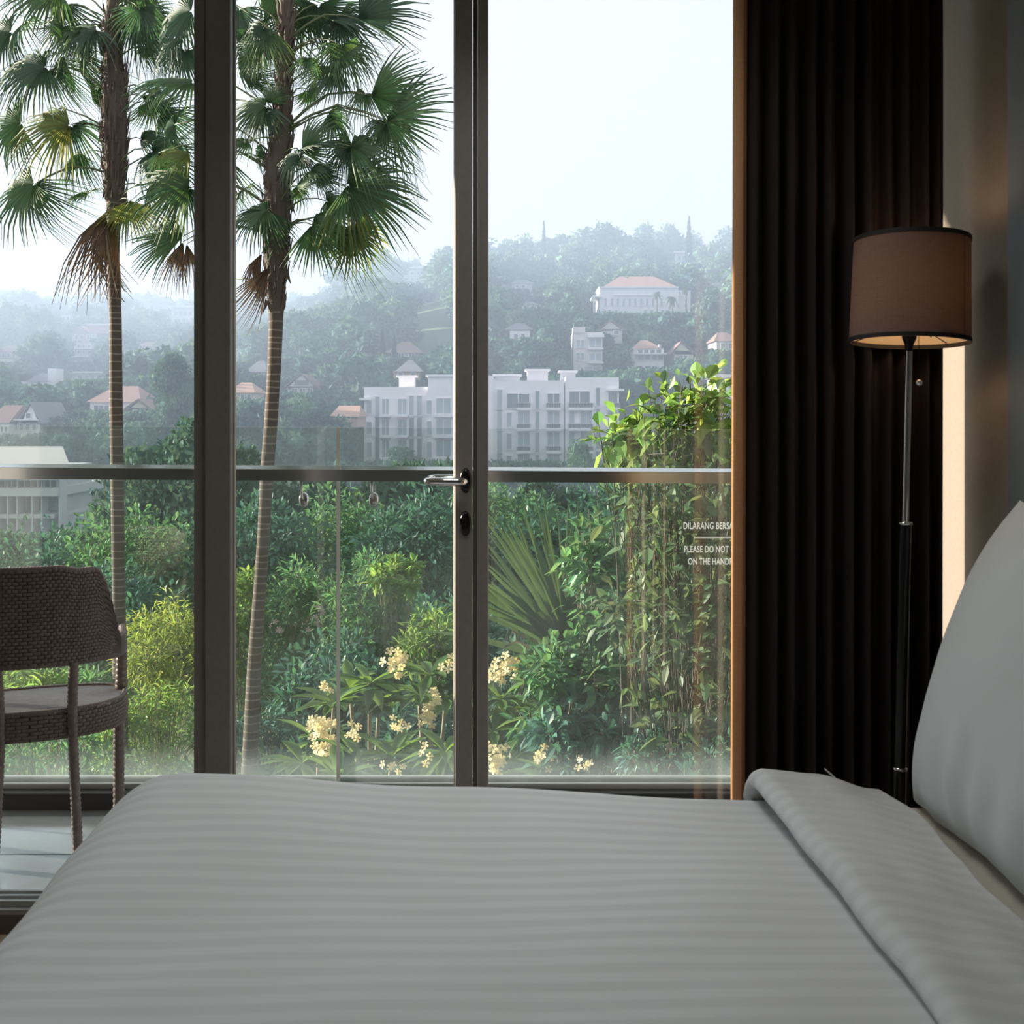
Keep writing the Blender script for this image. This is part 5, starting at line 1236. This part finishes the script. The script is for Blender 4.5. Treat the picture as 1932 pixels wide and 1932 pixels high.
# left of the door
shrub('bamboo_shrub', 'feathery yellow green shrub between the chair and the left mullion', 310, 1230, 15, 0.75, 0.7, 2600, 0.15, L_G[3], 1, 0.20, 34, 0.3)
shrub('bamboo_shrub', 'lower feathery shrub behind the chair legs, left of the left mullion', 290, 1390, 13, 0.75, 0.6, 2400, 0.13, L_G[0], 2, 0.22, 34, 0.3)
shrub('broad_shrub', 'dark green shrub directly behind the chair seat', 120, 1330, 14.5, 0.9, 0.45, 2000, 0.14, L_G[1], 3, 0.3, 26)
shrub('grassy_shrub', 'bright long-leaved shrub under the chair backrest', 40, 1300, 12.5, 0.6, 0.3, 700, 0.30, L_G[0], 4, 0.10, 20, 0.3)
shrub('low_shrub', 'low speckled shrub seen under the chair seat', 80, 1445, 10.5, 0.8, 0.28, 1300, 0.11, L_G[1], 5, 0.3, 24)
shrub('tall_shrub', 'tall dusky shrub behind the first palm trunk', 160, 1230, 19, 1.1, 0.9, 3200, 0.15, L_G[2], 6, 0.35, 26)
# behind the door pane
shrub('leafy_shrub', 'fresh green shrub at the foot of the leaning palm trunk', 520, 1310, 15.5, 0.83, 1.05, 3000, 0.13, L_G[1], 7, 0.32, 40)
shrub('leafy_shrub', 'bright green upright shrub just right of the left mullion', 462, 1180, 15.5, 0.32, 0.9, 1500, 0.13, L_G[0], 8, 0.32, 26)
shrub('leafy_shrub', 'tall pale shrub with pinkish blooms left of the glass joint', 575, 1170, 15.5, 0.6, 0.75, 2200, 0.13, L_G[1], 9, 0.32, 34, flowers=((602, 1160, 7, 0.09, 'p'), (524, 1178, 6, 0.08, 'p'), (590, 1185, 6, 0.07, 'p')))
shrub('leafy_shrub', 'grey green rounded shrub right of the glass joint', 705, 1160, 15, 0.75, 0.72, 3000, 0.13, L_G[1], 10, 0.3, 40)
shrub('leafy_shrub', 'spreading fresh shrub left of the door handle stile', 812, 1215, 14, 0.42, 0.5, 1800, 0.12, L_G[0], 11, 0.28, 28)
shrub('climbing_shoot', 'long lime climbing shoot reaching up towards the door handle', 748, 1085, 14.5, 0.33, 0.30, 520, 0.14, L_G[0], 12, 0.4, 12)
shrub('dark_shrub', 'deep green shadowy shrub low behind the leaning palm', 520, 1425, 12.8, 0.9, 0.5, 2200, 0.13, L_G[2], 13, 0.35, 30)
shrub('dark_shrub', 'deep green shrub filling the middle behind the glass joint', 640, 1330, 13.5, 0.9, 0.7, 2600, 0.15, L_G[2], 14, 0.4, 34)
shrub('dark_shrub', 'deep green shrub under the frangipani beside the door stile', 800, 1400, 12, 0.6, 0.5, 1800, 0.15, L_G[2], 40, 0.4, 26)
# frangipani: rosettes of big leaves, each leaf its own piece
def big_leaf(L=1.0, w=0.26, m=None):
    b = MB(); st_ = np.linspace(0, 1, 7); wd = [0.03, 0.45, 0.8, 1.0, 0.95, 0.6, 0.02]
    V = []
    for s_, k in zip(st_, wd):
        z = 0.10 * s_ - 0.28 * s_ * s_; V += [(s_ * L, w / 2 * k, z + 0.05 * k), (s_ * L, 0, z), (s_ * L, -w / 2 * k, z + 0.05 * k)]
    b.add(V, [(i * 3 + j, i * 3 + j + 1, i * 3 + j + 4, i * 3 + j + 3) for i in range(6) for j in range(2)])
    me = py_mesh('leaf', b.V, b.F, True); me.materials.append(m); return me
L_FR = [leafmat('frangipani_leaf', (0.07, 0.17, 0.05), (0.20, 0.38, 0.06), 0.2, 0.03, 0.45, 0.12), leafmat('frangipani_leaf_dark', (0.035, 0.09, 0.045), (0.08, 0.18, 0.04), 0.2, 0.02, 0.35, 0.12)]
BL = [big_leaf(1, 0.27, L_FR[0]), big_leaf(1, 0.24, L_FR[1])]
def frangipani(label, heads, Z, seed, flowers=(), L=0.38):
    r = np.random.default_rng(seed); hx, hy = heads[0]; c = P(hx, hy, Z); zg = float(ground(np.array(c.x), np.array(Z)))
    t = empty('frangipani', (c.x, Z, zg)); tag(t, label, 'shrub', 'frangipani shrubs')
    o0 = Vector((c.x, Z, zg))
    for (x, y) in heads:
        p = P(x, y, Z + r.uniform(-0.3, 0.3)) - o0
        b = MB(); b.tube([(0, 0, -0.1), (p.x * 0.4, p.y * 0.4, p.z * 0.55), (p.x * 0.9, p.y, p.z * 0.9), p], [0.03, 0.024, 0.018, 0.016], 7); b.build('branch', M_TWIG, t, True)
        for k in range(17):
            a = k * 2.4; e = r.uniform(-0.35, 0.75)
            d = Vector((math.cos(a) * math.cos(e), math.sin(a) * math.cos(e), math.sin(e))); up = Vector((0, 0, 1)); s_ = up.cross(d).normalized(); nn = d.cross(s_)
            Ls = L * r.uniform(0.7, 1.1)
            M = Matrix(((d.x, s_.x, nn.x, p.x), (d.y, s_.y, nn.y, p.y), (d.z, s_.z, nn.z, p.z), (0, 0, 0, 1))) @ Matrix.Scale(Ls, 4)
            o = bpy.data.objects.new('leaf', BL[int(r.random() < 0.35)]); o.matrix_local = M; link(o, t)
    for (x, y, cnt, sz) in flowers: flower_cluster(t, P(x, y, Z - 0.45) - o0, cnt, sz, 'c', r)
frangipani('frangipani with big drooping leaf rosette right of the glass joint', [(698, 1290), (660, 1300), (715, 1330)], 9.5, 3, [(745, 1248, 12, 0.085), (748, 1262, 6, 0.07)])
frangipani('frangipani with cream flower clusters beside the door stile', [(812, 1275), (790, 1310), (840, 1320)], 9.8, 4, [(815, 1340, 14, 0.085), (808, 1355, 8, 0.08), (828, 1318, 7, 0.07), (846, 1245, 7, 0.08)])
frangipani('frangipani full of cream blossom left of the glass joint', [(600, 1400), (630, 1330), (570, 1440)], 8.8, 5, [(605, 1368, 14, 0.08), (620, 1380, 10, 0.08), (612, 1412, 9, 0.075), (622, 1418, 6, 0.07), (612, 1298, 5, 0.06)])
frangipani('low frangipani in front of the door pane foot', [(680, 1440), (740, 1430), (640, 1470)], 8.2, 6, [(752, 1370, 6, 0.06), (665, 1385, 7, 0.06), (740, 1440, 5, 0.06)])
frangipani('low frangipani at the foot of the door stile', [(810, 1450), (840, 1420), (780, 1475)], 8.0, 7, [(812, 1422, 4, 0.06)])
frangipani('frangipani with dark narrow leaves right of the door mullion', [(945, 1320), (970, 1345), (930, 1380)], 8.6, 8, [(955, 1262, 14, 0.075), (968, 1258, 8, 0.07), (940, 1270, 8, 0.07)])
frangipani('low flowering frangipani in the corner right of the door mullion', [(950, 1450), (985, 1462), (925, 1470)], 7.8, 9, [(930, 1425, 12, 0.075), (938, 1440, 9, 0.07), (1035, 1430, 6, 0.06)])
frangipani('low leafy frangipani with one orange bloom under the tall shrub', [(1080, 1450), (1130, 1455), (1040, 1470)], 7.6, 10, [(1100, 1432, 4, 0.06), (1020, 1428, 5, 0.06)])
# strap-leaved plant, each long leaf a piece of its own
M_STRAP = leafmat('strap_leaf', (0.045, 0.105, 0.055), (0.09, 0.17, 0.05), 0.35, 0.03, 0.3, 0.14)
M_STRAPD = leafmat('dry_strap_leaf', (0.20, 0.18, 0.13), (0.14, 0.12, 0.07), 0.3, 0.02, 0.2, 0.06)
Z = 8.8; c = P(1078, 1235, Z); zg = float(ground(np.array(c.x), np.array(Z))); o0 = Vector((c.x, Z, zg))
t = empty('strap_leaf_plant', o0); tag(t, 'tall spiky plant with long strap leaves right of the door mullion', 'plant')
b = MB(); b.tube([(0, 0, -0.1), (0.02, 0, (c.z - zg) * 0.6), c - o0], [0.09, 0.07, 0.06], 9); b.build('trunk', M_TWIGD, t, True)
r = np.random.default_rng(31)
def strap(p0, d, L, w, droop, m, kink=None):
    n_ = 9; V = []; s_ = d.cross(Vector((0.1, -1, 0.2))).normalized()
    for i in range(n_):
        q = i / (n_ - 1); p = p0 + d * L * q + Vector((0, 0, -droop * L * q * q))
        if kink and q > kink: p = p0 + d * L * kink + Vector((0, 0, -droop * L * kink * kink)) + (Vector((d.x * 0.35, d.y * 0.35, -1)).normalized()) * L * (q - kink)
        ww = w * (0.6 + 1.0 * q if q < 0.35 else 0.95 * (1 - (q - 0.35) / 0.65) ** 0.7 + 0.02); nn = s_.cross(d)
        V += [p - s_ * ww / 2 + nn * ww * 0.22, p, p + s_ * ww / 2 + nn * ww * 0.22]
    me = py_mesh('leaf', V, [(i * 3 + j, i * 3 + j + 1, i * 3 + j + 4, i * 3 + j + 3) for i in range(n_ - 1) for j in range(2)], True); me.materials.append(m)
    return link(bpy.data.objects.new('leaf', me), t)
for k in range(84):
    a = math.radians(r.uniform(62, 152) if k % 4 else r.uniform(42, 158)); dep = r.uniform(-0.5, 0.4)
    d = Vector((math.cos(a), dep, math.sin(a))).normalized()
    strap(c - o0 + Vector((r.uniform(-0.06, 0.06), r.uniform(-0.06, 0.06), r.uniform(-0.1, 0.1))), d, r.uniform(0.95, 1.5), r.uniform(0.04, 0.068), r.uniform(0.02, 0.16), M_STRAP)
for k in range(20):
    a = math.radians(r.uniform(115, 178)); d = Vector((math.cos(a), r.uniform(-0.6, 0.1), math.sin(a))).normalized()
    strap(c - o0 + Vector((0, 0, -0.05)), d, r.uniform(0.8, 1.2), r.uniform(0.03, 0.05), 0.05, M_STRAPD if k % 3 else M_STRAP, r.uniform(0.35, 0.6))
# leafy shrubs on the right
shrub('broad_leaf_shrub', 'bright shrub climbing through the spiky plant', 1125, 1110, 8.2, 0.22, 0.62, 620, 0.13, L_G[1], 20, 0.5, 22, 0.3, reach=0.8)
shrub('broad_leaf_shrub', 'bushy green shrub below the spiky plant', 1080, 1310, 8.0, 0.45, 0.40, 1500, 0.12, L_G[1], 21, 0.45, 30, 0.3)
shrub('broad_leaf_shrub', 'dark low shrub at the foot of the spiky plant', 1090, 1395, 7.6, 0.42, 0.25, 900, 0.12, L_G[2], 22, 0.45, 24, 0.3)
shrub('tall_leafy_tree', 'tall leafy young tree with fresh top leaves beside the curtain', 1290, 1090, 7.0, 0.50, 1.20, 1700, 0.115, L_G[4], 23, 0.52, 60, 0.22, twig=M_TWIGD, reach=0.5)
shrub('tree_top', 'fresh bright leafy tree crown rising above the handrail by the curtain', 1305, 790, 7.2, 0.30, 0.26, 330, 0.135, L_G[0], 24, 0.55, 18, 0.3, twig=M_TWIGD, cat='tree', reach=0.7)
shrub('tree_top', 'bright leafy branch left of the fresh tree crown', 1190, 835, 7.4, 0.17, 0.18, 170, 0.135, L_G[0], 25, 0.55, 10, 0.3, twig=M_TWIGD, cat='tree', reach=0.8)
shrub('toned_shrub', 'twiggy olive shrub behind the lettered glass, leaves toned for the glass reflection', 1310, 1230, 8.0, 0.5, 0.9, 1300, 0.12, L_G[4], 26, 0.42, 40, 0.5)
shrub('low_shrub', 'low bluish shrub at the glass foot beside the curtain', 1290, 1435, 6.8, 0.42, 0.22, 900, 0.09, L_G[2], 27, 0.35, 24)
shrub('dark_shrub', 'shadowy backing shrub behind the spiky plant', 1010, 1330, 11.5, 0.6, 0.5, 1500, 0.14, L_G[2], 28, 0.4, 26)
shrub('valley_thicket', 'blue green thicket behind the spiky plant near the mullion', 985, 1130, 26, 1.5, 1.8, 4000, 0.2, L_G[2], 29, 0.45, 34)
# denser undergrowth further down the slope
ur = np.random.default_rng(77); q_ = 0
for (px, py, Z, rx, rz, mi) in ((60, 1120, 28, 2.6, 1.6, 2), (270, 1090, 27, 1.9, 1.7, 1), (480, 1060, 28, 1.9, 1.7, 2), (640, 1060, 30, 1.9, 1.9, 1), (800, 1075, 27, 1.7, 1.8, 2), (930, 1050, 30, 1.9, 2.0, 1),
                                (1160, 1060, 26, 2.3, 2.0, 2), (1350, 1080, 24, 2.3, 2.0, 2), (200, 1180, 22, 1.6, 1.0, 2), (740, 1230, 18, 1.3, 0.8, 2), (900, 1250, 17, 1.2, 0.9, 2), (560, 1230, 19, 1.3, 0.9, 2), (1200, 1300, 13, 1.2, 1.0, 2), (1330, 1300, 12, 1.2, 1.3, 2)):
    q_ += 1
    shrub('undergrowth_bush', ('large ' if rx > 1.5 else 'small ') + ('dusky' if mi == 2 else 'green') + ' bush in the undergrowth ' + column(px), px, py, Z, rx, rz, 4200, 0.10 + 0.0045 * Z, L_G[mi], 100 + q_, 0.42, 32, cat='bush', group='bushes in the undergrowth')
# grass and ground cover at the foot of the balcony
r = np.random.default_rng(55); n_ = 9000
yy = r.uniform(5.2, 16, n_); xx = r.uniform(-0.56, 0.3, n_) * yy
C = np.stack([xx, yy, ground(xx, yy) + 0.0], 1); d = rand_dirs(n_, r, 0) * 0.45 + np.array([0, 0, 1.0]); d /= np.linalg.norm(d, axis=1, keepdims=True)
V, Q = leaf6(C, 0.45 + 0.65 * r.random(n_), r, d, 0.06, 0.35)
tag(ob('ground_cover', np_mesh('ground_cover', V, Q), L_G[1]), 'tangled grass and ground cover under the garden shrubs', 'grass', kind='stuff')
